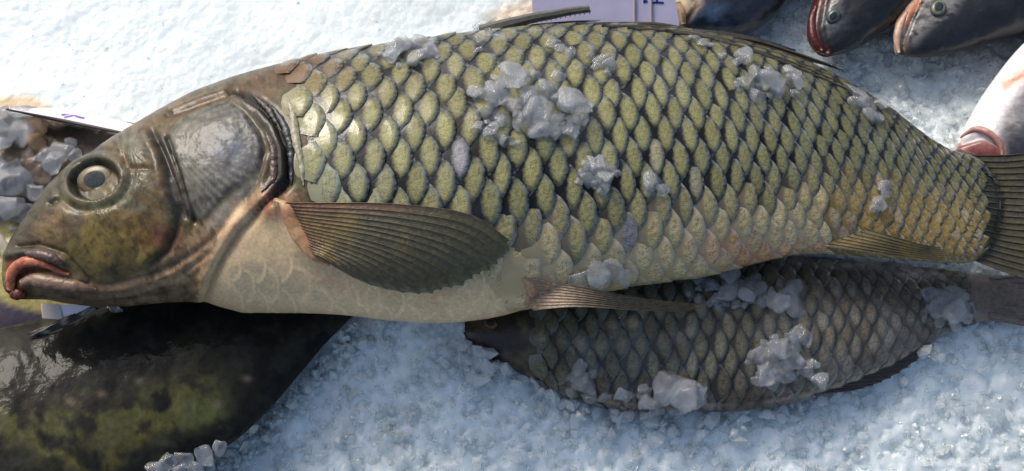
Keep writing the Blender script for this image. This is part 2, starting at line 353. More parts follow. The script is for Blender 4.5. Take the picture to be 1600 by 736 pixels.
def eye(parent, px, py, rx, ry, ang, names, iris, ring, pup, bulge=.25, rim=None, tiltfix=None, pupr=.42, z=.05):
    P0, N = surf(px, py, names, z); N = N if tiltfix is None else (lambda v: v/np.linalg.norm(v))(np.array(tiltfix, float))
    P0 = P0+N*.0008
    n, m = 14, 40; r = np.linspace(0, 1, n)[:, None]; t = np.linspace(0, 2*math.pi, m, endpoint=False)[None]; ca, sa = math.cos(ang), math.sin(ang)
    def at(r, rx, ry):
        u = r*np.cos(t)*rx; v = r*np.sin(t)*ry; return planept(px+u*ca-v*sa, py+u*sa+v*ca, P0, N)
    V = at(r, rx, ry)+N*(np.sqrt(np.clip(1-r*r*.98, 0, 1))*rx*S*bulge*2)[..., None]*np.ones((1, m, 1))
    rr = (r+0*t).ravel(); tt = (t+0*r).ravel(); nz = vn(tt*3+5, rr*6+px); c = np.tile(np.array(iris, float), (n*m, 1))
    c = mixc(c, ring, sm(.8, .97, rr+.1*(nz-.5))); c = mixc(c, pup, 1-sm(pupr-.05, pupr+.06, rr+.12*(nz-.5))); c = c*(.7+.6*nz[:, None])
    o = link('eye', mesh('eye', V.reshape(-1, 3), gridfaces(n, m, True)[:, ::-1], {'Col': np.clip(c, 0.003, 1)}), M['eye'], parent)
    r2 = np.linspace(0, 1, 6)[:, None]; V = at(r2, rx*pupr, ry*pupr)+N*(rx*S*bulge*2*(.93+.10*np.sqrt(np.clip(1-r2*r2, 0, 1))))[..., None]*np.ones((1, m, 1))
    link('pupil', mesh('pupil', V.reshape(-1, 3), gridfaces(6, m, True)[:, ::-1]), M['pupil'], o)
    if rim:
        th = np.linspace(0, 2*math.pi, 49); e = planept(px+rim[0]*np.cos(th)*rx*ca-rim[0]*np.sin(th)*ry*sa, py+rim[0]*np.cos(th)*rx*sa+rim[0]*np.sin(th)*ry*ca, P0, N)-N*.0006
        V, F = tube(e, rx*S*rim[1], 8); link('eye_rim', mesh('eye_rim', V, F, {'Col': np.tile(rim[2], (len(V), 1))}), M['skin'], parent)
    return o

# ============================================================ ICE BED
def ice_bed():
    xa = np.concatenate([np.linspace(-2.0, -.56, 40)[:-1], np.linspace(-.56, .56, 1120), np.linspace(.56, 2.0, 40)[1:]])
    ya = np.concatenate([np.linspace(-1.4, -.30, 30)[:-1], np.linspace(-.30, .36, 660), np.linspace(.36, 2.0, 40)[1:]])
    X, Y = np.meshgrid(xa, ya, indexing='ij')
    base = base_h(X, Y)
    H = np.zeros_like(X); i0, j0 = 39, 29; hstep = xa[i0+1]-xa[i0]
    sub = (-.0022*(1-calmness(X, Y))-.0001)[i0:i0+1120, j0:j0+660].copy(); R = np.random.default_rng(5)
    for k in range(30000):
        cx = R.uniform(-.55, .55); cy = R.uniform(-.29, .35); calm = calmness(cx, cy)
        rad = (R.uniform(.0018, .0050) if R.random() < .8 else R.uniform(.0045, .0085))*(1-.45*calm); ht = rad*R.uniform(.2, .55)*(1-.88*calm)
        i = int((cx+.56)/hstep); j = int((cy+.30)/(ya[j0+1]-ya[j0])); n = int(rad/hstep)+2
        a0, a1, b0, b1 = max(0, i-n), min(1120, i+n+1), max(0, j-n), min(660, j+n+1)
        if a1 <= a0 or b1 <= b0: continue
        x = xa[i0+a0:i0+a1, None]-cx; y = ya[None, j0+b0:j0+b1]-cy
        d = (x*x+y*y)/(rad*rad); dome = ht*(1-d)
        for q in range(3):
            a = R.uniform(0, 6.28); dome = np.minimum(dome, ht*(R.uniform(.5, .95)-R.uniform(.3, 1.0)*(x*math.cos(a)+y*math.sin(a))/rad))
        s = sub[a0:a1, b0:b1]; dome = np.where(d < 1, dome+s*.0+R.uniform(-.0008, .0010)*(1-calm), -1); np.maximum(s, dome, out=s)
    sub = (sub+np.roll(sub, 1, 0)+np.roll(sub, 1, 1)+np.roll(sub, -1, 0)+np.roll(sub, -1, 1))/5; H[i0:i0+1120, j0:j0+660] = sub; H += (fbm(X*1000+9, Y*1000, 14, 3)-.5)*.005*(1-.92*calmness(X, Y)); H += (fbm(X*1000, Y*1000, 60, 5)-.5)*.012*(1-.6*calmness(X, Y))
    Z = base+H
    c = np.ones(X.shape+(3,))*np.array([.76, .84, .85]); nz = fbm(X*1000+50, Y*1000, 45, 4); c = c*(.90+.2*nz[..., None])
    px, py = proj(np.stack([X, Y, Z], -1)); c = mixc(c, (.66, .47, .27), pmask(px, py, [(760, 25), (790, 8), (850, -10), (850, 60), (780, 60)], 14)*.6)
    c = mixc(c, (.60, .44, .22), pmask(px, py, [(-60, 150), (50, 150), (80, 168), (50, 178), (-60, 170)], 8)*.8)
    V = np.stack([X, Y, Z], -1).reshape(-1, 3); F = gridfaces(len(xa), len(ya))
    o = link('ice_bed', mesh('ice_bed', V, F, {'Col': np.clip(c, 0, .93).reshape(-1, 3)}), M['bed']); o['kind'] = 'structure'
    TREES['ice'] = BVHTree.FromPolygons(V.tolist(), F.tolist()) if False else None
    return xa, ya, Z
def calmness(X, Y):
    # the ice beyond the carp's back, top left, is packed smooth and fine
    X = np.asarray(X, float); Y = np.asarray(Y, float); return sm(.02, .12, Y)*sm(.12, -.05, X)*.9
def base_h(X, Y):
    X = np.asarray(X, float); Y = np.asarray(Y, float)
    carp = np.exp(-(((X-.02)/.42)**4+((Y-.01)/.10)**4)); h = .012+.030*carp
    h = h-.20*np.maximum(-.13-Y, 0)+0*X + .006*np.exp(-(((X+.06)/.06)**2+((Y+.10)/.04)**2)) + .018*sm(.17, .5, Y)
    # hollow under the dark fish
    h = h-.03*np.exp(-(((X+.36)/.24)**4+((Y+.12)/.12)**4))
    return h
XA, YA, ZI = ice_bed()
def ice_z(x, y):
    i = min(max(int(np.searchsorted(XA, x)), 0), len(XA)-1); j = min(max(int(np.searchsorted(YA, y)), 0), len(YA)-1); return float(ZI[i, j])
def ice_pt(px, py):
    z = .02
    for _ in range(4): p = P(px, py, z); z = float(base_h(p[0], p[1]))
    p = P(px, py, z); return p

# ============================================================ CARP
top = [(4, 431), (7, 414), (12, 398), (20, 376), (40, 346), (65, 312), (100, 270), (150, 236), (200, 205), (250, 175), (300, 148), (350, 127), (400, 111), (450, 98), (500, 88), (560, 78), (620, 69), (700, 58), (760, 50), (850, 42), (950, 39), (1050, 46), (1100, 53), (1150, 64), (1200, 79), (1250, 96), (1300, 119), (1350, 147), (1400, 180), (1440, 211), (1480, 235), (1540, 262), (1560, 300)]
bot = [(4, 433), (7, 450), (12, 461), (30, 468), (60, 468), (100, 474), (150, 478), (190, 478), (250, 473), (310, 472), (340, 480), (380, 489), (450, 489), (540, 493), (600, 500), (680, 505), (740, 501), (790, 492), (850, 474), (900, 462), (950, 452), (1000, 443), (1050, 437), (1100, 430), (1150, 418), (1200, 405), (1240, 396), (1280, 393), (1350, 398), (1420, 403), (1480, 408), (1540, 392), (1560, 350)]
px_ = sorted(set([p[0] for p in top]+[p[0] for p in bot])); tx = cat(np.array(px_, float), [p[0] for p in top], [p[1] for p in top]); bx = cat(np.array(px_, float), [p[0] for p in bot], [p[1] for p in bot])
secs = [(x, t, x, b) for x, t, b in zip(px_, tx, bx)]
kk = np.interp(px_, [4, 30, 200, 430, 800, 1200, 1500, 1560], [.62, .62, .62, .58, .55, .5, .36, .3])
q = np.concatenate([4+np.linspace(0, 1, 26)[:-1]**2*26, np.linspace(30, 470, 300)[:-1], np.linspace(470, 1560, 300)])
ZC = .10
carp_body = Body(secs, ZC, kk, 0, 260, sfun=q, par=px_)
OPER = [(262, 212), (285, 186), (325, 168), (352, 160), (380, 176), (402, 205), (412, 235), (406, 262), (385, 284), (352, 305), (325, 336), (312, 348), (300, 335), (290, 300), (278, 255)]
GILL = [(372, 148), (405, 168), (430, 195), (446, 235), (448, 280), (425, 308), (400, 330), (372, 358), (345, 400), (325, 440), (316, 474)]
FLAP = [(412, 240), (402, 285), (375, 318), (345, 358), (300, 398), (240, 428), (170, 444), (120, 442)]
PREO = [(238, 205), (256, 245), (268, 300), (282, 330), (276, 360), (262, 392), (235, 412)]
def fan(x, y, ox, oy, n, ph=0.): return np.sin(np.arctan2(y-oy, x-ox)*n+ph+2.5*fbm(x, y, 40, 2))
def carp_disp(x, y):
    h = np.zeros_like(x); head = sm(470, 420, x)
    op = pmask(x, y, OPER, 5); h += .0018*op + op*.00005*fan(x, y, 250, 208, 75)
    gl = [(p[0], p[1]) for p in GILL]
    gd = dline(x, y, gl); left = inside(x, y, gl+[(200, 480), (200, 140)])
    h += np.where(left, .0030*sm(26, 6, gd)*sm(0, 5, gd), -.005*np.exp(-(gd/11)**2))*sm(480, 455, y)
    h -= .0012*line(x, y, FLAP, 5); h += .0010*line(x, y, [(a+4, b+10) for a, b in FLAP], 8)
    h -= .0022*line(x, y, PREO, 6); h += .0018*line(x, y, [(a-15, b) for a, b in PREO], 10)
    h -= .003*line(x, y, [(262, 215), (282, 270), (300, 330), (304, 345)], 4) + .002*line(x, y, [(248, 225), (270, 275), (290, 338)], 4)
    h += .002*line(x, y, [(272, 240), (293, 300), (300, 338)], 4)
    # eye socket
    ex, ey = x-147, y-281; a = -.25; u = ex*math.cos(a)+ey*math.sin(a); v = -ex*math.sin(a)+ey*math.cos(a); r = np.sqrt((u/40)**2+(v/31)**2)
    h += .0018*np.exp(-((r-1.15)/.2)**2) - .008*sm(1.05, .8, r) - .0015*np.exp(-((r-1.5)/.18)**2)
    # suborbital plates with radiating relief
    for (ox, oy, s) in ((205, 235, 28), (212, 290, 30), (160, 330, 26)):
        m = np.exp(-(np.hypot(x-ox, y-oy)/s)**2); h += m*.0003*np.sin(np.arctan2(y-oy, x-ox)*17+3*fbm(x, y, 25, 2))+m*.0010
    h -= .0016*line(x, y, [(190, 210), (196, 262), (236, 264)], 4)
    # mouth
    h -= .003*line(x, y, [(18, 470), (20, 440), (34, 424), (60, 418), (90, 424), (122, 433)], 7)*sm(130, 60, x)
    h += .003*line(x, y, [(14, 400), (40, 395), (72, 398), (100, 410)], 8) - .002*line(x, y, [(30, 385), (60, 382), (100, 395), (140, 440)], 4)
    h += .0025*line(x, y, [(45, 446), (80, 450), (120, 452)], 12)
    for pts, d_ in (([(130, 462), (200, 456), (280, 430), (330, 395)], .0014), ([(90, 468), (160, 472), (260, 462), (312, 440)], .0012), ([(150, 452), (220, 442), (280, 415)], .001)):
        h -= d_*line(x, y, pts, 4); h += d_*.7*line(x, y, [(p, q_+8) for p, q_ in pts], 5)
    h -= .004*line(x, y, [(96, 300), (108, 296)], 5)*0
    h -= .003*line(x, y, [(78, 318), (86, 312)], 5)
    h += head*(fbm(x, y, 24, 4)-.5)*.0014
    # nape crease of the gill opening
    h -= .0025*line(x, y, [(262, 180), (300, 166), (345, 150), (372, 146)], 5); h += .0016*line(x, y, [(270, 172), (310, 156), (350, 142)], 5)
    # pectoral root
    h += .006*np.exp(-(((x-425)/26)**2+((y-325)/22)**2)) + .004*line(x, y, [(430, 330), (470, 385), (500, 402)], 16)
    
    h += bel(x, y)*.0005
    return h
def bel(x, y):
    u = x/44+.6*vn(x/90, y/90); v = y/30+.4*vn(x/80+9, y/80); j = np.floor(v); best = 0
    for dj in (0, 1):
        jj = j+dj; uu = u+.5*(jj % 2); cx = np.floor(uu)+.5; d = np.hypot((uu-cx)*1.0+.12, (v-jj)*.62); best = np.maximum(best, np.exp(-((d-.52)/.05)**2)*(uu > cx))
    return best*sm(345, 380, x)*sm(395, 420, y)*sm(860, 800, x)
def carp_paint(x, y, B):
    n1 = fbm(x, y, 70, 5); n2 = fbm(x+300, y, 22, 4); n3 = fbm(x, y+500, 8, 3); c = np.ones(x.shape+(3,))*np.array([.045, .046, .034])
    c = mixc(c, srgb(58, 56, 42), sm(1500, 1540, x)); c = mixc(c, srgb(92, 86, 64), sm(560, 500, x)*.9)
    cream = np.array(srgb(214, 188, 146))
    brown = np.array(srgb(108, 82, 55)); olive = np.array(srgb(100, 92, 56)); greyg = np.array(srgb(112, 116, 98))
    head = ~(x > 1e9)
    # head base
    hb = sm(500, 440, x+(n1-.5)*50); olive = olive*.85; brown = brown*.9; c = mixc(c, olive*(.55+.9*n2[..., None]), hb)
    c = mixc(c, brown*(.6+.8*n1[..., None]), hb*sm(.45, .62, n1)*.7)
    c = mixc(c, brown, pmask(x, y, [(240, 190), (350, 135), (480, 85), (600, 60), (600, 90), (500, 118), (420, 150), (350, 155), (280, 185)], 12)*.85)
    c = mixc(c, srgb(58, 54, 40), pmask(x, y, [(0, 300), (120, 220), (150, 240), (100, 290), (60, 350), (60, 395), (100, 405), (40, 405), (0, 420)], 14)*.75)
    c = mixc(c, greyg*(.7+.7*n3[..., None]), pmask(x, y, [(180, 215), (235, 195), (240, 260), (230, 330), (190, 330), (150, 330), (120, 320), (180, 310), (195, 260)], 12)*.75*sm(.3, .6, n2))
    c = mixc(c, srgb(124, 105, 52), pmask(x, y, [(60, 360), (130, 320), (240, 340), (250, 400), (180, 430), (110, 400)], 24)*.75*sm(.25, .6, n2))
    c = mixc(c, srgb(120, 62, 42), np.exp(-(((x-245)/26)**2+((y-372)/18)**2))*.55)
    c = mixc(c, srgb(128, 60, 42), line(x, y, [(262, 392), (276, 362), (270, 400)], 9)*.6)
    # underside of head and throat
    c = mixc(c, np.array(srgb(160, 132, 98))*(.85+.5*n1[..., None]), pmask(x, y, [(100, 430), (180, 440), (250, 415), (290, 370), (320, 345), (372, 310), (400, 300), (470, 300), (520, 600), (0, 600), (60, 440)], 12)*.92)
    c = mixc(c, srgb(112, 92, 74), pmask(x, y, [(60, 440), (120, 440), (160, 455), (300, 440), (320, 475), (60, 500)], 10)*.6)
    # gill plates
    op = pmask(x, y, OPER, 4); c = mixc(c, np.array(srgb(110, 108, 94))*(.8+.4*n1[..., None]), op)
    st = sm(.1, .9, fan(x, y, 250, 208, 75)*.5+.5); c = mixc(c, srgb(50, 60, 78), op*st*.85*sm(290, 340, x)*sm(350, 300, y)); c = mixc(c, srgb(88, 88, 74), op*st*.35)
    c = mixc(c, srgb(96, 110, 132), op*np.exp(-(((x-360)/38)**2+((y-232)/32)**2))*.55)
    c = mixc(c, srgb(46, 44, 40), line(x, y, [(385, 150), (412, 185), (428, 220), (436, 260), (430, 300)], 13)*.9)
    c = mixc(c, srgb(92, 66, 52), line(x, y, [(410, 290), (418, 262), (414, 230)], 8)*.6)
    c = mixc(c, srgb(148, 146, 136), pmask(x, y, [(405, 268), (395, 300), (350, 350), (318, 362), (330, 335), (360, 305)], 6)*.7)
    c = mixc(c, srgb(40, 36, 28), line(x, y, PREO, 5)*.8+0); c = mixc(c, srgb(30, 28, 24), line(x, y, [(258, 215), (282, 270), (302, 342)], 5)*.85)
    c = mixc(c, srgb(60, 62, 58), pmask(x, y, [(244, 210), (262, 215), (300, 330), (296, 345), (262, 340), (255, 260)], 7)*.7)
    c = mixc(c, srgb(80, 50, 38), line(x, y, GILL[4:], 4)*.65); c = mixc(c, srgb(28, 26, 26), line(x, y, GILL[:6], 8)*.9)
    c = mixc(c, srgb(70, 58, 44), line(x, y, FLAP, 3)*.6)
    # mouth
    c = mixc(c, srgb(150, 84, 60), pmask(x, y, [(8, 410), (40, 402), (80, 410), (110, 428), (60, 425), (30, 432), (30, 470), (6, 470)], 5)*.7)
    c = mixc(c, srgb(66, 50, 40), line(x, y, [(26, 390), (60, 388), (92, 402)], 9)*.6)
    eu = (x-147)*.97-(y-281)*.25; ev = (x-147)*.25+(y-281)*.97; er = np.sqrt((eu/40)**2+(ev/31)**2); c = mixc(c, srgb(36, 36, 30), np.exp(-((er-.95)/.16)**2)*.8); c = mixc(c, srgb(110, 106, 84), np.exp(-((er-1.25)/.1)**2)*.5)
    # belly
    bl = np.interp(x, [320, 400, 460, 560, 640, 760, 850, 1000, 1200, 1260, 1400, 1600], [300, 318, 322, 340, 365, 385, 395, 390, 372, 350, 370, 370])
    bm = sm(bl-12, bl+26, y+ (n1-.5)*30)*sm(325, 345, x+ (y-400)*.4); c = mixc(c, cream*(.93+.14*n2[..., None]), bm*sm(1340, 1240, x))
    c = mixc(c, srgb(168, 140, 92), bm*sm(1240, 1340, x)*.8)
    c = mixc(c, srgb(196, 130, 100), np.exp(-(((x-425)/28)**2+((y-325)/20)**2))*.8*sm(.35, .6, n3))
    c = mixc(c, srgb(190, 96, 70), np.exp(-(((x-1165)/60)**2+((y-392)/14)**2))*.8*sm(.4, .6, n2)); c = mixc(c, srgb(190, 120, 90), np.exp(-(((x-840)/50)**2+((y-455)/26)**2))*.25)
    c = mixc(c, srgb(180, 96, 74), np.exp(-(((x-1262)/22)**2+((y-388)/8)**2))*.8)
    hd = (1-bm)[..., None]*.22; bs = bel(x, y); c = c*(1+.22*bs-.10*sm(.1, .5, fbm(x, y, 16, 3)-.3)*bm)[..., None]; c = mixc(c, srgb(196, 140, 116), bm*sm(.5, .75, n1)*.4); return c*((.82-hd)+.36*(n3*(1-.7*bm)+.35*bm)[..., None])*(1-(1-bm)*(.15-.3*sm(.35, .65, fbm(x+90, y+40, 14, 3))))[..., None]*(1-(1-bm)*.45*sm(.52, .62, fbm(x+30, y+240, 11, 4)))[..., None]
carp = thing('common_carp', 'large olive scaled carp lying across the ice, snout with orange lips at left', 'fish', (0, 0, .045))
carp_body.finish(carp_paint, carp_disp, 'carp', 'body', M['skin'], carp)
# scales
cols_q = [330.]
while cols_q[-1] < 1575: cols_q.append(cols_q[-1]+float(np.interp(cols_q[-1], [400, 760, 900, 1000, 1150, 1300, 1450, 1550], [44, 41, 37, 33, 29, 25, 19, 16])))
def clean(q, v): return float(np.interp(q, [600, 800, 1100, 1300, 1500], [0, 25, 90, 95, 40]))
def carp_keep(q, v):
    p, _ = carp_body.sample(np.array([float(q)]), np.array([float(v)]), np.zeros(1)); x, y = proj(p[0])
    if v > .95: return q > 470
    if y > np.interp(x, [500, 520, 640, 720, 780, 830, 880], [318, 330, 405, 436, 458, 505, 560]): return False
    gx = np.interp(y, [90, 120, 150, 200, 250, 300, 330, 420, 470], [440, 445, 452, 468, 484, 492, 500, 395, 360])
    if x < gx: return False
    return x < 1540+10*math.sin(v*40)
def carp_tone(x, y, q, v):
    r = random.Random(int(q*7+v*991)); bl = np.interp(x, [320, 460, 600, 760, 850, 1000, 1200, 1260, 1400, 1600], [380, 395, 425, 410, 410, 395, 365, 350, 335, 385])
    b = float(sm(bl-95, bl+22, y+r.gauss(0, 9)))
    a = np.array(srgb(138, 137, 96)); dk = np.array(srgb(9, 12, 13))
    t = float(sm(900, 1500, x)); a = a*(1-t)+np.array(srgb(92, 95, 68))*t
    f = float(sm(700, 470, x)*sm(200, 300, y)); a = a*(1-.5*f)+np.array(srgb(158, 162, 140))*.5*f
    tp = float(sm(.5, .95, v)); a = a*(1-.7*tp)+np.array(srgb(80, 74, 44))*.7*tp
    nb = float(sm(600, 470, x)*sm(150, 105, y)); nb = max(nb, float(sm(640, 480, x)*sm(.80, .95, v))); a = a*(1-nb)+np.array(srgb(106, 80, 54))*nb; dk = dk*(1-nb)+np.array(srgb(70, 55, 40))*nb
    cr = np.array(srgb(208, 188, 144)) if x < 1300 else np.array(srgb(142, 122, 76)); a2 = a*(1-b)+cr*b
    mid = float(sm(bl-120, bl-10, y)); dk = dk*(1-mid*.4)+np.array(srgb(76, 78, 80))*mid*.4
    dk2 = dk*(1-b)+cr*.72*b
    fb = float(sm(860, 790, x)*sm(380, 410, y)); a2 = a2*(1-fb)+cr*1.0*fb; dk2 = dk2*(1-fb)+a2*.86*fb
    rd = math.exp(-(((x-1165)/60)**2+((y-395)/17)**2))+math.exp(-(((x-1265)/26)**2+((y-385)/12)**2))+.5*math.exp(-(((x-850)/45)**2+((y-455)/20)**2)); rd = min(rd*.9, .6)*(.55+.45*r.random())
    a2 = a2*(1-rd)+np.array(srgb(192, 106, 80))*rd; dk2 = dk2*(1-rd)+np.array(srgb(170, 84, 62))*rd
    if math.hypot(x-712, y-255) < 26 or math.hypot(x-985, y-352) < 16: a2 = np.array(srgb(140, 138, 146))
    lus = r.random()
    if lus > .86: a2 = a2*1.12
    if .05 < v < .4 and r.random() < .10 and x > 850: a2 = a2*.7+np.array(srgb(165, 160, 160))*.3
    return np.clip(a2, 0, .8), np.clip(dk2, 0, .7)
build_scales(carp_body, carp, cols_q, 15, lambda q: clean(q, 0), carp_keep, carp_tone, M['scale'], 300, flat=lambda q, v: .16+.84*float(max(sm(.12, .3, v), sm(780, 860, q))))
# lips
def lippath(pts, lift): return [surf(x, y, ['carp'], ZC)[0]+(CAM-surf(x, y, ['carp'], ZC)[0])*lift for x, y in pts]
def smoothpath(pts, n):
    pts = np.asarray(pts, float); s = np.concatenate([[0], np.cumsum(np.linalg.norm(np.diff(pts, axis=0), axis=1))]); q = np.linspace(0, s[-1], n)
    return np.stack([cat(q, s, pts[:, k]) for k in range(pts.shape[1])], 1)
def lip(name, pts, radii, colfun, lift=.002):
    pp = smoothpath(pts, 40); W = smoothpath(np.array([lippath([tuple(p)], lift)[0] for p in pp[::3]]), 44)
    r = np.interp(np.linspace(0, 1, 44), np.linspace(0, 1, len(radii)), radii); V, F = tube(W, r, 14, .8); V = V+(rng.random(V.shape)-.5)*.0004
    x, y = proj(V); return link(name, mesh(name, V, F, {'Col': colfun(x, y)}), M['lip'], carp)
lip('upper_lip', [(17, 452), (17, 432), (28, 415), (50, 408), (74, 413), (92, 423), (108, 429)], [.003, .0042, .0046, .0042, .0036, .0026, .0012], lambda x, y: mixc(np.tile(srgb(186, 112, 78), (len(x), 1)), srgb(156, 86, 62), sm(.45, .65, fbm(x, y, 10, 3)))*(.8+.3*vn(x/5, y/5))[:, None])
lip('lower_lip', [(21, 452), (26, 458), (33, 460), (38, 461)], [.0036, .0055, .0048, .002], lambda x, y: np.tile(srgb(98, 44, 38), (len(x), 1))*(.8+.4*vn(x/5, y/5))[:, None])
lip('jaw', [(34, 442), (52, 437), (85, 441), (118, 447), (150, 452)], [.003, .0062, .0058, .005, .001], lambda x, y: np.tile(srgb(128, 102, 84), (len(x), 1))*(.7+.5*vn(x/8, y/6))[:, None], .001)
lip('lip_fold', [(40, 396), (66, 398), (88, 407), (100, 418)], [.0012, .0036, .0040, .0012], lambda x, y: np.tile(srgb(84, 66, 58), (len(x), 1))*(.7+.5*vn(x/8, y/6))[:, None], .0015)
eye(carp, 149, 281, 29, 22, -.25, ['carp'], srgb(100, 88, 52), srgb(70, 66, 54), srgb(36, 42, 48), bulge=.07, tiltfix=(-.1, -.12, 1), pupr=.58)
# pectoral fin
def on_carp(px, py, l):
    h = hit(px, py, ['carp'])
    p = h[0] if h else P(px, py, ZC+.01)
    return p+(CAM-p)/np.linalg.norm(CAM-p)*l
pr = []
tips = [(798, 376), (797, 392), (788, 402), (778, 413), (767, 424), (750, 429), (739, 436), (724, 447), (706, 450), (690, 453), (676, 459), (655, 460), (630, 458), (606, 453), (580, 446), (552, 434), (528, 420)]
for i, t in enumerate(tips):
    f = i/(len(tips)-1); b = (446+f*40, 317+f*78); m = (b[0]*.5+t[0]*.5+(18*(1-f)), b[1]*.5+t[1]*.5-(22*(1-f)**1.2)-4)
    m2 = (b[0]*.18+t[0]*.82+8*(1-f), b[1]*.18+t[1]*.82-27*(1-f)**1.2)
    pr.append([(*b, .003), (*m, .012), (*m2, .013), (*t, .010)])
def fincol(x, y, s, ph):
    n = fbm(x, y, 30, 4); c = np.tile(srgb(74, 70, 46), (len(x), 1)); c = mixc(c, srgb(132, 110, 56), sm(.42, .6, n)*.75*sm(.8, .25, s)); c = mixc(c, srgb(124, 82, 60), np.clip(sm(.22, .0, s)*.8+.6*sm(345, 322, y)*sm(.7, .4, s), 0, .9))
    c = mixc(c, srgb(92, 92, 48), sm(.8, 1, s)*.6); c = mixc(c, srgb(58, 60, 56), ph*.35*sm(.1, .4, s)); c = mixc(c, srgb(150, 130, 72), np.exp(-(((x-470)/24)**2+((y-350)/24)**2))*.5); return c*(.8+.4*vn(x/4, y/4))[:, None]
def raycol(x, y, s): c = np.tile(srgb(90, 84, 58), (len(x), 1)); c = mixc(c, srgb(112, 114, 104), sm(.4, .7, s)*.6*sm(420, 350, y)); c = mixc(c, srgb(112, 84, 60), sm(.35, .1, s)*.7); return c
fin('pectoral_fin', pr, carp, on_carp, fincol, raycol=raycol, K=22, rayrad=.0003, corr=.0006, scallop=.02, sub=4)
V, F = tube(smoothpath([on_carp(x, y, .001) for x, y in [(428, 312), (444, 322), (456, 345), (474, 375), (496, 402), (516, 412)]], 30), .0062*np.sin(np.linspace(.25, 2.9, 30))**.9, 16, .55); x, y = proj(V)
c = mixc(np.tile(srgb(186, 150, 112), (len(V), 1)), srgb(180, 112, 84), sm(.42, .62, fbm(x, y, 20, 4))*.4); c = mixc(c, srgb(120, 96, 58), sm(.5, .6, fbm(x+50, y, 9, 3))*.5)
link('fin_base', mesh('fin_base', V+(rng.random(V.shape)-.5)*.0003, F, {'Col': c}), M['skin'], carp)
# pelvic fin
def zpt(px, py, z): return P(px, py, z)
zc_ = lambda px, py, z: P(px, py, max(z, hit(px, py, ['carp'])[0][2]+.0022) if hit(px, py, ['carp']) else z)
pv = [[(818+f*14, 434+f*50, .11), (900, 447+f*32, .12), (1000, 466+f*19, .105), (1094-26*abs(f-.25), 475+f*12, .09)] for f in np.linspace(0, 1, 9)]
def pvcol(x, y, s, ph):
    c = np.tile(srgb(188, 160, 128), (len(x), 1)); c = mixc(c, srgb(96, 88, 68), sm(.1, .55, s)); c = mixc(c, srgb(112, 98, 50), sm(.85, 1, s)*.7); c = mixc(c, srgb(70, 60, 48), ph*.4); return c*(.8+.4*vn(x/6, y/3))[:, None]
fin('pelvic_fin', pv, carp, zc_, pvcol, raycol=lambda x, y, s: mixc(np.tile(srgb(150, 132, 112), (len(x), 1)), srgb(84, 78, 60), sm(.1, .6, s)), rayrad=.0004, corr=.0005, scallop=.03)
V, F = tube(smoothpath([on_carp(x, y, .001) for x, y in [(818, 432), (830, 448), (836, 466), (838, 484)]], 20), .0050*np.sin(np.linspace(.25, 2.9, 20))**.8, 14, .7)
link('fin_base', mesh('fin_base', V, F, {'Col': mixc(np.tile(srgb(176, 144, 112), (len(V), 1)), srgb(176, 104, 84), rng.random(len(V))*.25)}), M['skin'], carp)
# anal fin folded along the belly
af = [[(1284+f*70, 384-26*f, .128), (1340+f*50, 392-24*f, .13), (1420+f*25, 403-20*f, .126), (1486-f*12, 409-22*f, .12)] for f in np.linspace(0, 1, 8)]
def afcol(x, y, s, ph): n = fbm(x, y, 25, 4); c = np.tile(srgb(84, 76, 46), (len(x), 1)); c = mixc(c, srgb(130, 108, 50), sm(.45, .65, n)*.7); return mixc(c, srgb(50, 46, 34), ph*.4)
fin('anal_fin', af, carp, zpt, afcol, raycol=lambda x, y, s: np.tile(srgb(88, 79, 48), (len(x), 1)), rayrad=.0003, corr=.0004)
# tail fin
tf = [[(1506+9*math.sin(f*3.14)+(4 if int(f*19)%2 else -3), 243+f*158, .103), (1560, 241+f*178+2, .103), (1700, 216+f*250, .10), (1800-90*math.sin(f*3.14), 180+f*330, .095)] for f in np.linspace(0, 1, 20)]
def tfcol(x, y, s, ph): n = fbm(x, y, 40, 4); c = np.tile(srgb(66, 62, 42), (len(x), 1)); c = mixc(c, srgb(92, 82, 46), sm(.45, .65, n)*.6); c = mixc(c, srgb(96, 92, 58), sm(.16, .02, s)*.6); return mixc(c, srgb(36, 36, 30), ph*.6)
fin('tail_fin', tf, carp, lambda px, py, z: P(px, py, max(z-.004, hit(px, py, ['carp'])[0][2]+.0003) if hit(px, py, ['carp']) else z-.004), tfcol, raycol=lambda x, y, s: np.tile(srgb(66, 61, 42), (len(x), 1)), K=28, rayrad=.0006, corr=.0010, sub=4)
# dorsal fin, folded back; first spine serrated
dorsal = [[(870, 42, .108), (980, 35, .112), (1080, 44, .112), (1150, 52, .11), (1200, 63, .108), (1243, 78, .106)],
          [(900, 41, .110), (1010, 38, .114), (1110, 54, .113), (1180, 64, .11), (1240, 82, .108), (1318, 109, .105)],
          [(940, 43, .112), (1050, 46, .115), (1130, 62, .114), (1200, 80, .112), (1260, 103, .109), (1318, 128, .106)],
          [(980, 46, .113), (1080, 54, .116), (1150, 72, .115), (1220, 92, .113), (1290, 120, .11), (1362, 152, .106)],
          [(1040, 50, .113), (1120, 63, .116), (1180, 82, .115), (1240, 104, .113), (1310, 134, .11), (1384, 170, .105)]]
dk = lambda x, y, s, ph: np.tile(srgb(44, 42, 36), (len(x), 1))*(.7+.6*vn(x/9, y/3))[:, None]
df = fin('dorsal_fin', [dorsal[1], dorsal[2], dorsal[3], dorsal[4]], carp, zc_, dk, raycol=lambda x, y, s: np.tile(srgb(56, 52, 42), (len(x), 1)), rayrad=.0024, corr=.001, K=26, scallop=.14)
for pl in (dorsal[0], dorsal[1]):
    lo = [(a-14*(1-k/5), b+19*(1-k/5)+2, z) for k, (a, b, z) in enumerate(pl)]
    fin('dorsal_fin', [pl, lo], carp, zc_, dk, ray_sub=False, K=26, scallop=0, sub=3)
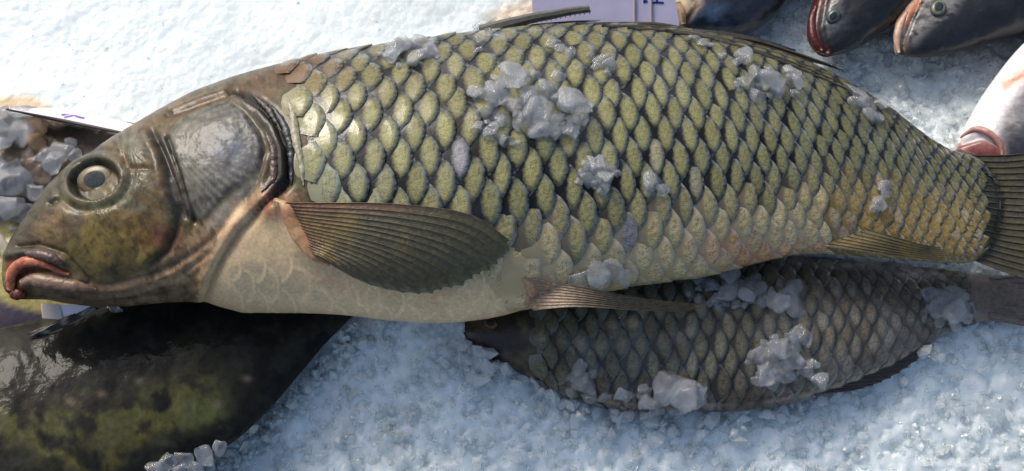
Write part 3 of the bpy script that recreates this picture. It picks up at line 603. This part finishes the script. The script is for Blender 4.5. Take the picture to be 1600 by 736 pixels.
sp = smoothpath([P(a, b, z) for a, b, z in [(752, 49, .105), (800, 36, .115), (850, 25, .12), (895, 17, .12), (921, 14, .12)]], 24)
V, F = tube(sp, np.linspace(.0055, .0030, 24), 8); V = V.copy()
tv, tf_ = [V], [F]; nb = len(V)
for i in range(9, 24):
    p = sp[i]; d = P(0, 10, .12)-P(0, 0, .12); d /= np.linalg.norm(d); t = sp[min(i+1, 23)]-sp[i-1]; t /= np.linalg.norm(t)
    r_ = np.linspace(.0055, .003, 24)[i]; b = p+d*r_*.6; L_ = .0042; zz = np.array([0, 0, 1.])*.0005
    q4 = np.array([b-t*.0011-zz, b+t*.0011-zz, b+t*.0011+zz, b-t*.0011+zz, b+d*L_-t*.0012]); tv.append(q4)
    tf_.append(np.array([[0, 1, 4], [1, 2, 4], [2, 3, 4], [3, 0, 4]])+nb); nb += 5
V = np.concatenate(tv); F = np.concatenate(tf_); x, y = proj(V)
link('dorsal_spine', mesh('dorsal_spine', V, F, {'Col': np.tile(srgb(88, 88, 82), (len(V), 1))*(.7+.6*vn(x/7, y/3))[:, None]}, smooth=False), M['skin'], carp)
mb = [[(756, 49, .106), (800, 42, .11), (850, 36, .113), (900, 32, .112), (945, 31, .112)], [(770, 50, .106), (810, 46, .11), (850, 43, .112), (890, 40, .112), (940, 39, .112)]]
fin('dorsal_membrane', mb, carp, zpt, lambda x, y, s, ph: mixc(np.tile(srgb(40, 52, 60), (len(x), 1)), srgb(90, 130, 150), sm(.55, .7, fbm(x, y, 12, 3))), ray_sub=False, jag=.02)
# torn skin round the gill opening
for k, (pts, r0, cc) in enumerate([([(448, 150), (458, 180), (462, 215), (470, 250), (474, 290)], .0035, srgb(150, 146, 122)), ([(425, 165), (446, 200), (456, 245), (455, 290)], .0036, srgb(38, 44, 50)), ([(395, 148), (420, 172), (440, 205)], .0030, srgb(46, 42, 38)), ([(415, 205), (428, 240), (428, 275), (408, 300)], .003, srgb(80, 64, 58))]):
    W = smoothpath([on_carp(x, y, .0008) for x, y in smoothpath(pts, 9)], 30); rad = r0*np.sin(np.linspace(.15, 3.0, 30))*(.8+.5*rng.random(30))
    V, F = tube(W, rad, 8, .6); V = V+(rng.random(V.shape)-.5)*.0007; x, y = proj(V)
    link('gill_membrane', mesh('gill_membrane', V, F, {'Col': np.tile(cc, (len(V), 1))*(.5+1.0*vn(x/6, y/5))[:, None]}), M['lip'], carp)

# ============================================================ SMALL SCALED FISH UNDER THE CARP
ls = [(716, 512, 720, 518), (735, 478, 728, 535), (770, 450, 765, 560), (820, 432, 815, 585), (880, 418, 875, 612), (940, 408, 935, 632), (1020, 402, 1020, 640), (1100, 400, 1105, 640), (1200, 402, 1210, 632), (1290, 406, 1300, 610), (1370, 412, 1385, 575), (1440, 420, 1450, 535), (1500, 427, 1505, 508), (1560, 430, 1562, 500), (1640, 436, 1640, 502)]
small = thing('small_fish', 'small brownish silver scaled fish lying half under the large carp', 'fish', (.15, -.09, .02))
sb = Body(ls, .035, [.5]*11+[.45, .4, .35, .3], 220, 120)
def small_paint(x, y, B):
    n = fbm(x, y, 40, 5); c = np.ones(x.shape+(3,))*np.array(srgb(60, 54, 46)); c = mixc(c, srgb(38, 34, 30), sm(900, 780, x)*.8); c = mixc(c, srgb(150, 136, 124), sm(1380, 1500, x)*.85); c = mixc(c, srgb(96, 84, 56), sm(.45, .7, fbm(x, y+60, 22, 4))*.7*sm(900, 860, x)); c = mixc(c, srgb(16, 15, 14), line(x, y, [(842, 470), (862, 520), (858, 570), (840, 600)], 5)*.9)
    c = mixc(c, srgb(90, 62, 60), sm(595, 625, y)*.6); return c*(.7+.6*n[..., None])
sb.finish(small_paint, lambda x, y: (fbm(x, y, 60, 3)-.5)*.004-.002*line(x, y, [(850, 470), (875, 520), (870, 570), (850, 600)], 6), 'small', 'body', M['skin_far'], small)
cq = [125.]
while cq[-1] < 800: cq.append(cq[-1]+float(np.interp(cq[-1], [150, 500, 800], [31, 28, 21])))
def small_tone(x, y, q, v):
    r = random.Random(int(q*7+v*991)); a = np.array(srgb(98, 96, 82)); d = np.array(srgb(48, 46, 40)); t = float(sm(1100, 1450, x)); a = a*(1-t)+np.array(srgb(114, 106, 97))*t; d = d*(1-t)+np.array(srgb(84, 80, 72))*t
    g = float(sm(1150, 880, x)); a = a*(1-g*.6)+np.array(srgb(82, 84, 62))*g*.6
    pz = r.random()
    if pz > .75: a = a*1.25+np.array([0, .01, .015])
    rr_ = float(sm(580, 625, y)); a = a*(1-rr_*.5)+np.array(srgb(100, 74, 70))*rr_*.5
    return a, d
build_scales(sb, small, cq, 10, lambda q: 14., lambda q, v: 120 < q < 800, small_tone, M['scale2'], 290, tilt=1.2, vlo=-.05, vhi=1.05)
eye(small, 767, 506, 11, 8, .3, ['small'], srgb(120, 74, 46), srgb(96, 60, 44), srgb(10, 10, 10), bulge=.3, pupr=.6)
link_dark = lambda x, y, s, ph: np.tile(srgb(52, 44, 44), (len(x), 1))*(.7+.6*vn(x/7, y/4))[:, None]
fin('anal_fin', [[(1150+f*250, 606-45*f*f-15*f, .045-.0*f), (1240+f*180, 618-58*f*f-12*f, .04), (1310+f*150, 612-72*f*f, .035)] for f in np.linspace(0, 1, 12)], small, zpt, link_dark, raycol=lambda x, y, s: np.tile(srgb(64, 56, 54), (len(x), 1)), rayrad=.0008, K=10)
fin('tail_fin', [[(1545, 436+f*62, .040), (1640, 425+f*92, .04), (1720, 400+f*140, .04)] for f in np.linspace(0, 1, 9)], small, zpt, lambda x, y, s, ph: np.tile(srgb(150, 134, 124), (len(x), 1))*(.7+.6*vn(x/7, y/4))[:, None], raycol=lambda x, y, s: np.tile(srgb(120, 108, 100), (len(x), 1)), rayrad=.0008, K=10)

# ============================================================ DARK MOTTLED FISH, BOTTOM LEFT
ds = [(-420, 600, -420, 900), (-200, 540, -200, 960), (0, 512, 0, 940), (100, 488, 100, 880), (200, 462, 200, 800), (300, 440, 300, 728), (370, 430, 370, 686), (420, 430, 420, 640), (470, 440, 470, 582), (510, 455, 510, 535), (540, 470, 540, 505), (556, 478, 556, 488)]
dark = thing('dark_fish', 'large black wet fish with yellow green mottling, in the bottom left corner', 'fish', (-.4, -.17, 0))
db = Body(ds, .038, .28, 240, 160)
def dark_paint(x, y, B):
    n = fbm(x+40, y+80, 90, 5); n2 = fbm(x+700, y, 30, 4); c = np.ones(x.shape+(3,))*np.array(srgb(25, 26, 24))
    band = line(x, y, [(-60, 650), (80, 668), (190, 660), (260, 628), (310, 606)], 30)+.8*line(x, y, [(70, 700), (130, 720), (160, 725), (230, 660), (310, 640)], 20)
    c = mixc(c, srgb(92, 90, 48), np.clip(band*sm(.36, .6, n2)*.8, 0, .6)); c = mixc(c, srgb(84, 92, 56), np.clip(line(x, y, [(250, 655), (330, 640)], 22)*sm(.4, .6, n), 0, .7))
    c = mixc(c, srgb(50, 50, 34), sm(.50, .66, n)*.6*sm(420, 250, x)); c = mixc(c, srgb(46, 50, 40), sm(.5, .7, n2)*.5)
    for (a, b_) in ((218, 595), (158, 615), (385, 592), (340, 633), (110, 627)): c = mixc(c, srgb(110, 100, 84), np.exp(-(((x-a)/7)**2+((y-b_)/5)**2))*.7)
    return c*(.7+.6*n2[..., None])
db.finish(dark_paint, lambda x, y: (fbm(x, y, 80, 3)-.5)*.003+(fbm(x, y+90, 18, 3)-.5)*.0010, 'dark', 'body', M['skin_dark'], dark)
fin('pectoral_fin', [[(150, 478, .06), (100, 496, .06), (40, 523, .058)], [(150, 480, .06), (100, 500, .06), (45, 528, .058)], [(155, 482, .058), (110, 505, .058), (60, 528, .055)]], dark, zpt, lambda x, y, s, ph: mixc(np.tile(srgb(40, 38, 32), (len(x), 1)), srgb(150, 146, 118), sm(.5, .7, fbm(x, y, 10, 3))), ray_sub=False, K=14)

# ============================================================ FISH BEHIND, TOP RIGHT
def simple(name, label, secs_, zc, k, paint, key, loc, disp=None, n=110, m=90, material='skin_far', group=None):
    r = thing(name, label, 'fish', loc, group); b = Body(secs_, zc, k, n, m); b.finish(paint, disp, key, 'body', M[material], r); return r, b
G1 = 'dark fish laid out behind the carp'
def p4(x, y, B):
    n = fbm(x, y, 26, 4); c = np.ones(x.shape+(3,))*np.array(srgb(38, 42, 52)); c = mixc(c, srgb(70, 92, 122), np.exp(-(((x-1110)/38)**2+((y-28)/22)**2))*.8*sm(.3, .6, n))
    c = mixc(c, srgb(190, 170, 140), pmask(x, y, [(1030, -60), (1100, -60), (1095, 5), (1078, 25), (1060, 50), (1030, 40)], 10)*.9); c = mixc(c, srgb(70, 56, 44), line(x, y, [(1078, -5), (1085, 10), (1070, 32), (1072, 45)], 4)*.7)
    return c*(.75+.5*n[..., None])
f4, b4 = simple('dark_blue_fish', 'blue black fish with pale jaw just right of the lavender card', [(1080, 53, 1104, 55), (1052, 44, 1150, 53), (1035, 20, 1205, 28), (1030, -10, 1236, -10), (1050, -60, 1290, -60), (1110, -160, 1370, -160)], .05, .5, p4, 'f4', (.18, .2, .02), lambda x, y: -.0025*line(x, y, [(1078, -5), (1087, 10), (1075, 32)], 4)+(fbm(x, y, 20, 3)-.5)*.002, group=G1)
link('jaw', mesh('jaw', *(lambda VF: (VF[0], VF[1], {'Col': np.tile(srgb(176, 150, 112), (len(VF[0]), 1))}))(tube(smoothpath([surf(x, y, ['f4'], .05)[0]+np.array([0, 0, .001]) for x, y in [(1058, 8), (1066, 22), (1068, 38)]], 14), np.linspace(.004, .002, 14), 8))), M['skin_far'], f4)
def p5(x, y, B):
    n = fbm(x, y, 26, 4); c = np.ones(x.shape+(3,))*np.array(srgb(32, 34, 38)); c = mixc(c, srgb(78, 30, 27), sm(24, 8, dline(x, y, [(1280, -10), (1262, 30), (1266, 70), (1285, 92)]))*.9)
    c = mixc(c, srgb(104, 118, 122), (np.exp(-(((x-1300)/18)**2+((y-28)/20)**2)))*.7*sm(.35, .6, fbm(x, y, 9, 3))); return c*(.7+.6*n[..., None])
f5, b5 = simple('dark_fish', 'dark fish with a dull red mouth, left of the orange faced one', [(1276, 83, 1296, 88), (1264, 66, 1330, 78), (1261, 40, 1382, 48), (1268, 8, 1432, 4), (1284, -30, 1480, -30), (1320, -110, 1560, -110)], .05, .5, p5, 'f5', (.28, .2, .02), lambda x, y: -.003*line(x, y, [(1290, -5), (1283, 40), (1292, 80)], 4)+(fbm(x, y, 20, 3)-.5)*.002, group=G1)
eye(f5, 1302, 26, 13, 10, -.8, ['f5'], srgb(70, 82, 84), srgb(50, 56, 60), srgb(34, 42, 46), pupr=.5)
V, F = tube(smoothpath([surf(x, y, ['f5'], .05)[0]+np.array([0, -.001, .001]) for x, y in [(1275, 8), (1268, 35), (1271, 60), (1284, 79)]], 16), .0038*np.sin(np.linspace(.4, 2.8, 16)), 8)
link('lip', mesh('lip', V, F, {'Col': np.tile(srgb(84, 32, 28), (len(V), 1))}), M['lip'], f5)
def p6(x, y, B):
    n = fbm(x, y, 26, 4); n2 = fbm(x, y, 9, 3); c = np.ones(x.shape+(3,))*np.array(srgb(32, 35, 40)); c = mixc(c, srgb(128, 128, 126), pmask(x, y, [(1390, 90), (1390, 40), (1420, -20), (1520, -30), (1490, 20), (1450, 45), (1432, 70)], 10)*.75*sm(.25, .6, n2))
    c = mixc(c, srgb(208, 176, 150), sm(15, 5, dline(x, y, [(1430, -10), (1408, 20), (1398, 52), (1396, 75)]))*.9); c = mixc(c, srgb(190, 108, 66), sm(6, 1, dline(x, y, [(1435, 0), (1420, 22), (1412, 40)]))*.7)
    c = mixc(c, srgb(84, 68, 54), np.exp(-(((x-1410)/12)**2+((y-76)/16)**2))*.8); return c*(.75+.5*n[..., None])
f6, b6 = simple('dark_fish', 'dark fish with a pale orange snout and round eye at top right', [(1397, 64, 1401, 84), (1397, 44, 1428, 88), (1407, 18, 1482, 84), (1424, -8, 1548, 66), (1450, -40, 1620, 44), (1520, -110, 1720, -10)], .05, .5, p6, 'f6', (.36, .2, .02), lambda x, y: -.003*line(x, y, [(1440, -8), (1424, 30), (1412, 60), (1410, 84)], 3)+(fbm(x, y, 20, 3)-.5)*.002, group=G1)
eye(f6, 1466, 13, 13, 12, -.5, ['f6'], srgb(104, 108, 92), srgb(60, 62, 60), srgb(18, 22, 26), pupr=.55)
V, F = tube(smoothpath([surf(x, y, ['f6'], .05)[0]+np.array([0, -.001, .001]) for x, y in [(1416, 18), (1404, 44), (1401, 66), (1404, 82)]], 16), .0036*np.sin(np.linspace(.3, 2.8, 16)), 8)
link('lip', mesh('lip', V, F, {'Col': np.tile(srgb(190, 160, 138), (len(V), 1))}), M['lip'], f6)
def p7(x, y, B):
    n = fbm(x, y, 30, 4); n2 = fbm(x, y, 10, 3); c = np.ones(x.shape+(3,))*np.array(srgb(228, 226, 228)); c = mixc(c, srgb(64, 62, 66), pmask(x, y, [(1556, 215), (1572, 170), (1600, 130), (1800, 60), (1800, 300), (1550, 300)], 14)*(.6+.5*n2))
    c = mixc(c, srgb(38, 40, 56), pmask(x, y, [(1570, 225), (1600, 195), (1800, 160), (1800, 300), (1560, 300)], 12)*.85)
    c = mixc(c, srgb(206, 146, 108), line(x, y, [(1640, 98), (1590, 118), (1570, 132)], 9)*.8); c = mixc(c, srgb(112, 46, 42), pmask(x, y, [(1494, 222), (1535, 216), (1566, 228), (1570, 262), (1490, 250)], 7)*.95)
    c = mixc(c, srgb(200, 150, 140), line(x, y, [(1530, 190), (1560, 222), (1568, 245)], 5)*.6); return c*(.8+.4*n[..., None])
f7, b7 = simple('white_bellied_fish', 'white bellied fish with open red mouth at the right edge', [(1490, 236, 1545, 262), (1500, 212, 1600, 285), (1528, 160, 1690, 270), (1572, 98, 1760, 240), (1625, 40, 1850, 200), (1700, -60, 1960, 120)], .055, .5, p7, 'f7', (.42, .14, .02), lambda x, y: -.004*line(x, y, [(1500, 222), (1535, 212), (1562, 226), (1568, 250)], 5)-.003*line(x, y, [(1568, 150), (1580, 128), (1640, 105)], 4))
V, F = tube(smoothpath([surf(x, y, ['f7'], .055)[0]+np.array([0, -.001, .001]) for x, y in [(1500, 214), (1520, 202), (1545, 208), (1562, 226), (1566, 246)]], 20), .003*np.sin(np.linspace(.4, 2.8, 20)), 8)
link('lip', mesh('lip', V, F, {'Col': np.tile(srgb(170, 128, 116), (len(V), 1))}), M['lip'], f7)

# fish at the left behind the snout
def p8(x, y, B):
    n = fbm(x, y, 40, 5); c = np.ones(x.shape+(3,))*np.array(srgb(66, 50, 38)); c = mixc(c, srgb(28, 26, 24), sm(.45, .6, n)); c = mixc(c, srgb(112, 98, 90), np.exp(-(((x-150)/28)**2+((y-222)/16)**2))*.6); return c*(.7+.6*n[..., None])
f8, b8 = simple('brown_fish', 'dark brown fish under ice lumps at the left edge, beside the carp forehead', [(228, 195, 226, 215), (190, 190, 195, 262), (120, 182, 130, 325), (40, 176, 40, 345), (-60, 170, -60, 350), (-200, 180, -200, 340)], .02, .35, p8, 'f8', (-.42, .06, .01), lambda x, y: (fbm(x, y, 40, 4)-.5)*.006)
def p9(x, y, B):
    n = fbm(x, y, 12, 4); c = np.ones(x.shape+(3,))*np.array(srgb(150, 140, 84)); c = mixc(c, srgb(60, 54, 72), sm(452, 500, y+ (x-50)*.0-20*np.sin(x/60))*0+pmask(x, y, [(-300, 440), (-20, 462), (30, 482), (80, 492), (140, 498), (140, 560), (-300, 600)], 5)*.97); return c*(.8+.4*n[..., None])
f9, b9 = simple('yellow_bellied_fish', 'fish with yellow belly and dark purple back below the carp snout', [(170, 420, 160, 500), (120, 365, 130, 515), (60, 340, 60, 530), (0, 335, 0, 545), (-100, 330, -100, 560), (-250, 340, -250, 560)], .012, .3, p9, 'f9', (-.42, -.04, 0))

# ============================================================ CARDS
def slab(name, pts, th, m, parent=None):
    A = np.array(pts); n = np.cross(A[1]-A[0], A[2]-A[0]); n /= np.linalg.norm(n)
    if n@(CAM-A[0]) < 0: n = -n
    k = len(A); V = np.concatenate([A, A-n*th]); me = bpy.data.meshes.new(name)
    me.from_pydata(V.tolist(), [], [list(range(k)), list(range(2*k-1, k-1, -1))]+[[i, i+k, (i+1) % k+k, (i+1) % k] for i in range(k)]); me.update()
    return link(name, me, m, parent), A, n
c1 = thing('price_card', 'lavender price card with blue ink strokes, standing behind the carp back', 'card', (.07, .2, .05))
o, A, n = slab('card_face', [P(835, 70, .075), P(1066, 70, .075), P(1046, -60, .11), P(828, -60, .11)], .0006, M['card'], c1)
def onplane(x, y, l=.0003): return planept(np.array(x, float), np.array(y, float), A[0], n)+n*l
def stroke(pts, wpx, m, parent, name='ink_stroke', lift=.0004):
    pts = smoothpath(pts, 14); d = np.gradient(pts, axis=0); d /= np.linalg.norm(d, axis=1)[:, None]; nr = np.stack([-d[:, 1], d[:, 0]], 1)
    V = np.concatenate([onplane(*(pts+nr*wpx/2).T, lift), onplane(*(pts-nr*wpx/2).T, lift)]); k = len(pts)
    F = [[i, i+1, i+1+k, i+k] for i in range(k-1)]; link(name, mesh(name, V, F), m, parent)
stroke([(1009, -30), (1009, -10), (1007, 3)], 4, M['ink'], c1); stroke([(1005, 4), (1012, 2)], 3, M['ink'], c1)
stroke([(1018, 4.5), (1028, 4), (1037, 4.5)], 3.4, M['ink'], c1); stroke([(1027, -25), (1027, -10), (1026, 4)], 3, M['ink'], c1); stroke([(1017, -9), (1035, -11)], 3, M['ink'], c1)
for xx in (991, 1017):
    V, F = tube(np.stack([onplane(xx+(k-5)*.1, y, .0012) for k, y in enumerate(np.linspace(-58, 60, 10))]), .0011, 8)
    link('rubber_band', mesh('rubber_band', V, F), M['band'], c1)
c2 = thing('price_card', 'white card lying on ice at left with a violet pen mark', 'card', (-.36, .1, .04))
o, A, n = slab('card_face', [P(14, 170, .052), P(196, 208, .052), P(226, 198, .04), P(100, 168, .04)], .0008, M['card_white'], c2)
stroke([(96, 180), (110, 178.5), (122, 183), (132, 185)], 2.6, M['ink_violet'], c2); stroke([(100, 184), (118, 180)], 2, M['ink_violet'], c2)
V, F = tube([P(10, 171, .052), P(100, 189, .052), P(198, 209, .052)], [.0007, .0018, .0012], 8); link('card_edge_shadow', mesh('card_edge_shadow', V, F), M['edge_shadow'], c2)  # dark strip added to draw the shadow line along the card's lower edge
c3 = thing('paper_tag', 'small white paper scrap with tape under the carp chin', 'tag', (-.36, -.06, .04))
slab('paper', [P(64, 474, .062), P(142, 478, .062), P(100, 500, .058), P(66, 497, .058)], .0006, M['card_white'], c3)
slab('tape', [P(66, 474, .063), P(92, 475, .063), P(98, 499, .059), P(66, 497, .059)], .0002, M['tape'], c3)
c4 = None

# ============================================================ LOOSE ICE
def ico(sub):
    import bmesh
    bm = bmesh.new(); bmesh.ops.create_icosphere(bm, subdivisions=sub, radius=1); V = np.array([v.co[:] for v in bm.verts]); F = np.array([[v.index for v in f.verts] for f in bm.faces]); bm.free(); return V, F
def chunk(seed, sub):
    R = np.random.default_rng(seed); V, F = ico(sub); V = V*R.uniform(.75, 1.2, 3)
    for k in range(R.integers(7, 12)):
        n = R.normal(size=3); n /= np.linalg.norm(n); d = R.uniform(.42, .72); s = V@n; V = V-np.outer(np.clip(s-d, 0, None)*.97, n)
    V = V*(1+(.10 if sub > 1 else .12)*(fbm(V[:, 0]*10+seed*7, V[:, 1]*10+V[:, 2]*7, 6, 4)-.5)[:, None]*4); V = V-V.mean(0); return V, F
CH = [mesh('ice_chunk', *chunk(100+i, 3), smooth=True) for i in range(10)]
for me in CH: me.materials.append(M['ice'])
CHT = [mesh('ice_chunk_tan', *chunk(130+i, 3)) for i in range(3)]
for me in CHT: me.materials.append(M['ice_tan'])
ALL = ['carp', 'small', 'dark', 'f4', 'f5', 'f6', 'f7', 'f8', 'f9']
def clump(label, items, names=ALL, zdef=.03, tan=(), seed=0, auto=None):
    R = random.Random(label); base = None; root = None; out = []
    its = list(items)
    if auto:       # auto: (list of ellipses cx,cy,rx,ry,n,size)
        for (cx, cy, rx, ry, n_, s_) in auto:
            for _ in range(n_):
                a = R.uniform(0, 6.28); q_ = math.sqrt(R.random()); its.append((cx+rx*q_*math.cos(a), cy+ry*q_*math.sin(a), s_*R.uniform(.55, 1.15)))
    for k, (x, y, s) in enumerate(its):
        h = hit(x, y, names)
        if h: p, n = h
        else: p = ice_pt(x, y); n = np.array([0, 0, 1.])
        if root is None: root = thing('ice_clump', label, 'ice', p)
        r = s*S/2; o = link('ice_chunk', R.choice(CHT if k in tan else CH)); r *= 1.18; o.scale = (r*1.1, r*1.0, r*R.uniform(.62, .9)); q_ = Vector(n).to_track_quat('Z', 'Y')
        o.rotation_mode = 'QUATERNION'; o.rotation_quaternion = q_ @ Quaternion((0, 0, 1), R.uniform(0, 6.28)) @ Quaternion((1, 0, 0), R.uniform(-.5, .5))
        o.location = Vector(p+n*r*(.42+(.55 if k % 3 == 2 and len(its) > 8 else 0))); o.parent = root; o.matrix_parent_inverse = parent_inv(root)
    return root
_link = link
def link(name, me, *a):
    return _link(name, me, *a)
clump('large heap of clear ice on the carp flank above the pectoral fin tip', [(790, 108, 26), (812, 130, 36), (775, 160, 38), (800, 170, 36), (830, 152, 42), (795, 138, 50), (858, 150, 38), (880, 165, 42), (895, 175, 48), (905, 185, 34), (850, 178, 40), (832, 185, 38), (815, 196, 36), (860, 200, 36), (842, 210, 34), (875, 208, 28), (762, 178, 32), (830, 170, 30), (868, 186, 26), (745, 150, 30), (890, 212, 22), (862, 142, 22)], auto=[(830, 168, 90, 55, 46, 20)])
clump('flat ice patch on the carp shoulder near the top of its back', [(640, 82, 44), (660, 75, 38), (620, 92, 34), (650, 98, 36), (672, 88, 34), (612, 100, 26), (678, 70, 26)], auto=[(640, 88, 50, 22, 18, 15)])
clump('tiny clear ice crystal on the ridge of the carp back', [(624, 63, 14), (632, 61, 12)])
clump('ice lump beside the root of the serrated dorsal spine', [(756, 42, 26), (768, 40, 22), (746, 46, 16), (762, 52, 18)])
clump('long ice splinter below the dorsal spine', [(862, 72, 24), (876, 80, 22), (890, 87, 22)])
clump('round clear ice bead on the upper flank right of the shoulder patch', [(750, 70, 28), (748, 82, 18)])
clump('small ice lump on the upper flank right of the long splinter', [(942, 98, 30), (952, 108, 26), (930, 108, 22), (948, 118, 18), (922, 90, 18)])
clump('pointed ice crystal near the back, below the folded dorsal fin', [(1086, 66, 22), (1098, 72, 20), (1108, 74, 14)])
clump('ice lump between the pointed crystal and the twin ice heap', [(1162, 95, 34), (1150, 100, 18), (1128, 90, 16)])
clump('twin ice heap high on the rear flank of the carp', [(1178, 132, 46), (1160, 136, 28), (1198, 138, 40), (1212, 145, 30), (1236, 122, 30), (1242, 138, 26), (1230, 128, 26), (1240, 150, 22), (1226, 116, 18), (1180, 152, 26)], auto=[(1195, 135, 55, 22, 18, 14)])
clump('row of ice cubes on the back just before the tail', [(1332, 150, 36), (1342, 168, 36), (1358, 184, 32), (1376, 168, 30), (1352, 166, 28), (1372, 186, 20)])
clump('ice lump low on the middle flank with one bright bead', [(938, 262, 34), (925, 272, 30), (944, 284, 30), (918, 284, 24), (950, 270, 22), (912, 262, 20), (938, 295, 20), (925, 255, 22)], auto=[(935, 275, 34, 30, 14, 13)])
clump('thin melting ice film on the flank right of the bright bead', [(1020, 284, 30), (1034, 296, 26), (1012, 298, 22)])
clump('stacked ice beads above the anal fin', [(1378, 292, 20), (1382, 304, 22), (1372, 318, 22), (1366, 328, 16)])
clump('ice wedged under the belly beside the pelvic fin', [(930, 420, 40), (955, 415, 36), (905, 430, 34), (975, 428, 34), (998, 448, 34), (1008, 460, 24), (942, 436, 28)], ['carp'])
clump('melting ice on the flank between heap and pectoral fin', [(770, 212, 26), (790, 222, 24), (748, 205, 26), (808, 226, 20)])
clump('small ice bead on the tail fin', [(1574, 341, 10)], ALL)
clump('icy cluster on the small fish just below the carp belly', [(1228, 465, 44), (1240, 482, 34), (1212, 478, 32), (1236, 452, 28), (1180, 458, 42), (1165, 472, 34), (1190, 472, 30), (1150, 455, 34), (1130, 468, 30), (1110, 450, 30), (1090, 440, 34), (1140, 440, 36)], ['small'], auto=[(1165, 462, 90, 26, 30, 16)])
clump('white ice cluster near the tail of the small fish', [(1470, 470, 40), (1490, 468, 38), (1482, 490, 40), (1462, 482, 30), (1500, 480, 28), (1484, 508, 22), (1448, 462, 26), (1468, 500, 22), (1505, 495, 18)], ['small'], auto=[(1478, 485, 42, 28, 18, 13)])
clump('translucent ice over the middle of the small fish', [(1232, 535, 42), (1250, 528, 32), (1215, 545, 38), (1200, 560, 40), (1235, 558, 34), (1190, 580, 36), (1222, 580, 40), (1260, 575, 32), (1275, 590, 30), (1205, 598, 28), (1180, 555, 28)], ['small'], auto=[(1225, 565, 60, 42, 30, 16)])
clump('grey ice lump on the belly of the small fish, left end', [(915, 598, 36), (900, 590, 28), (920, 615, 28), (905, 575, 26), (895, 608, 22), (928, 582, 18)], ['small'])
clump('ice bank against the lower edge of the small fish', [(1050, 600, 50), (1035, 612, 44), (1070, 608, 42), (1020, 625, 36), (1085, 620, 38), (980, 640, 46), (965, 650, 36), (1000, 645, 34)], ['small'], auto=[(1030, 622, 90, 22, 34, 24)])
clump('ice bead under the tail of the carp', [(1546, 428, 30), (1556, 432, 20)], ['small'])
clump('grey ice lumps on the brown fish, nearest the card', [(60, 205, 46), (85, 190, 36), (40, 190, 40), (100, 240, 44), (75, 245, 38), (90, 262, 36), (60, 225, 36), (110, 228, 30), (120, 250, 26), (20, 215, 44)], ['f8'], tan=(0, 1, 6))
clump('bank of ice lumps at the left edge of the picture', [(10, 195, 50), (35, 215, 44), (8, 235, 44), (40, 290, 50), (15, 285, 52), (25, 320, 54), (5, 350, 54), (40, 330, 36), (60, 300, 34), (20, 265, 34), (-10, 310, 60), (30, 345, 40), (0, 385, 40), (70, 325, 22), (-5, 210, 50), (-5, 265, 50)], ['f8', 'f9'])
clump('drop of ice hanging under the carp chin', [(178, 483, 22), (186, 487, 14)], ['dark'])
clump('clear lumps at the lower edge of the dark fish', [(262, 722, 30), (285, 715, 26), (318, 702, 32), (342, 696, 30), (360, 694, 24), (300, 722, 26), (336, 712, 28), (240, 732, 26), (276, 730, 22), (352, 706, 20), (392, 668, 16), (408, 655, 14)], ['dark'])
clump('crest of ice lumps beside the orange snouted fish', [(1580, 26, 36), (1592, 14, 34), (1575, 50, 40), (1595, 45, 40), (1560, 50, 26), (1540, 68, 44), (1565, 75, 44), (1520, 80, 36), (1500, 90, 34)], [])

# grains of crushed ice (nobody could count them): one stuff mesh
def grains(name, n, fn, smin, smax, seed, m=None, sub=1, smooth=False):
    R = np.random.default_rng(seed); kinds = [chunk(200+i, sub) for i in range(12)]; Vs, Fs = [], []; nb = 0
    for k in range(n):
        x, y, z, sc = fn(R)
        if x is None: continue
        V, F = kinds[R.integers(0, 12)]; q_ = Quaternion(R.normal(size=4)).normalized().to_matrix(); r = R.uniform(smin, smax)*sc*(1 if R.random() < .85 else 1.5)
        W = (V*np.array([1, 1, R.uniform(.6, 1)])*r)@np.array(q_).T+np.array([x, y, z+r*.25]); Vs.append(W); Fs.append(F+nb); nb += len(W)
    o = link(name, mesh(name, np.concatenate(Vs), np.concatenate(Fs), smooth=smooth), m or M['grain']); o['kind'] = 'stuff'; return o
def sc_all(R):
    x = R.uniform(-.5, .5); y = R.uniform(-.27, .34); c = calmness(x, y)
    if R.random() < c*1.08: return None, 0, 0, 0
    return x, y, ice_z(x, y)-.0015, 1-.4*c
g1 = grains('crushed_ice', 13000, sc_all, .0014, .0052, 11)
def edge_small(R):
    t = R.random(); ex = np.interp(t, [0, .15, .3, .45, .6, .8, 1], [720, 770, 860, 930, 1040, 1250, 1480]); ey = np.interp(t, [0, .15, .3, .45, .6, .8, 1], [540, 572, 605, 640, 642, 628, 535])
    p = ice_pt(ex+R.normal()*14, ey+abs(R.normal())*22); return p[0], p[1], ice_z(p[0], p[1])+R.uniform(-.002, .010), 1.5
M['lump'] = mat('ice_lump', col=(.80, .87, .9), rough=.12, trans=.55, ior=1.31, bump=.3, bscale=140, alpha=.62, coat=1, crough=.04)
def sc_lump(R):
    x = R.uniform(-.5, .5); y = R.uniform(-.27, .34)
    if R.random() < calmness(x, y)*1.3 or vn(np.array(x*30), np.array(y*30+7)) < .42: return None, 0, 0, 0
    return x, y, ice_z(x, y)-.002, 1.
g4 = grains('ice_lumps', 1900, sc_lump, .0038, .0085, 21, M['lump'], 2, True)
g2 = grains('ice_bank', 170, edge_small, .002, .006, 12)
def edge_dark(R):
    t = R.random(); ex = np.interp(t, [0, .3, .5, .8, 1], [560, 480, 400, 340, 235]); ey = np.interp(t, [0, .3, .5, .8, 1], [498, 582, 668, 705, 738])
    p = ice_pt(ex+abs(R.normal())*16, ey+abs(R.normal())*16); return p[0], p[1], ice_z(p[0], p[1])+R.uniform(-.002, .006), 1.2
g3 = grains('ice_edge', 300, edge_dark, .002, .0045, 13)
print('objects', len(bpy.data.objects))
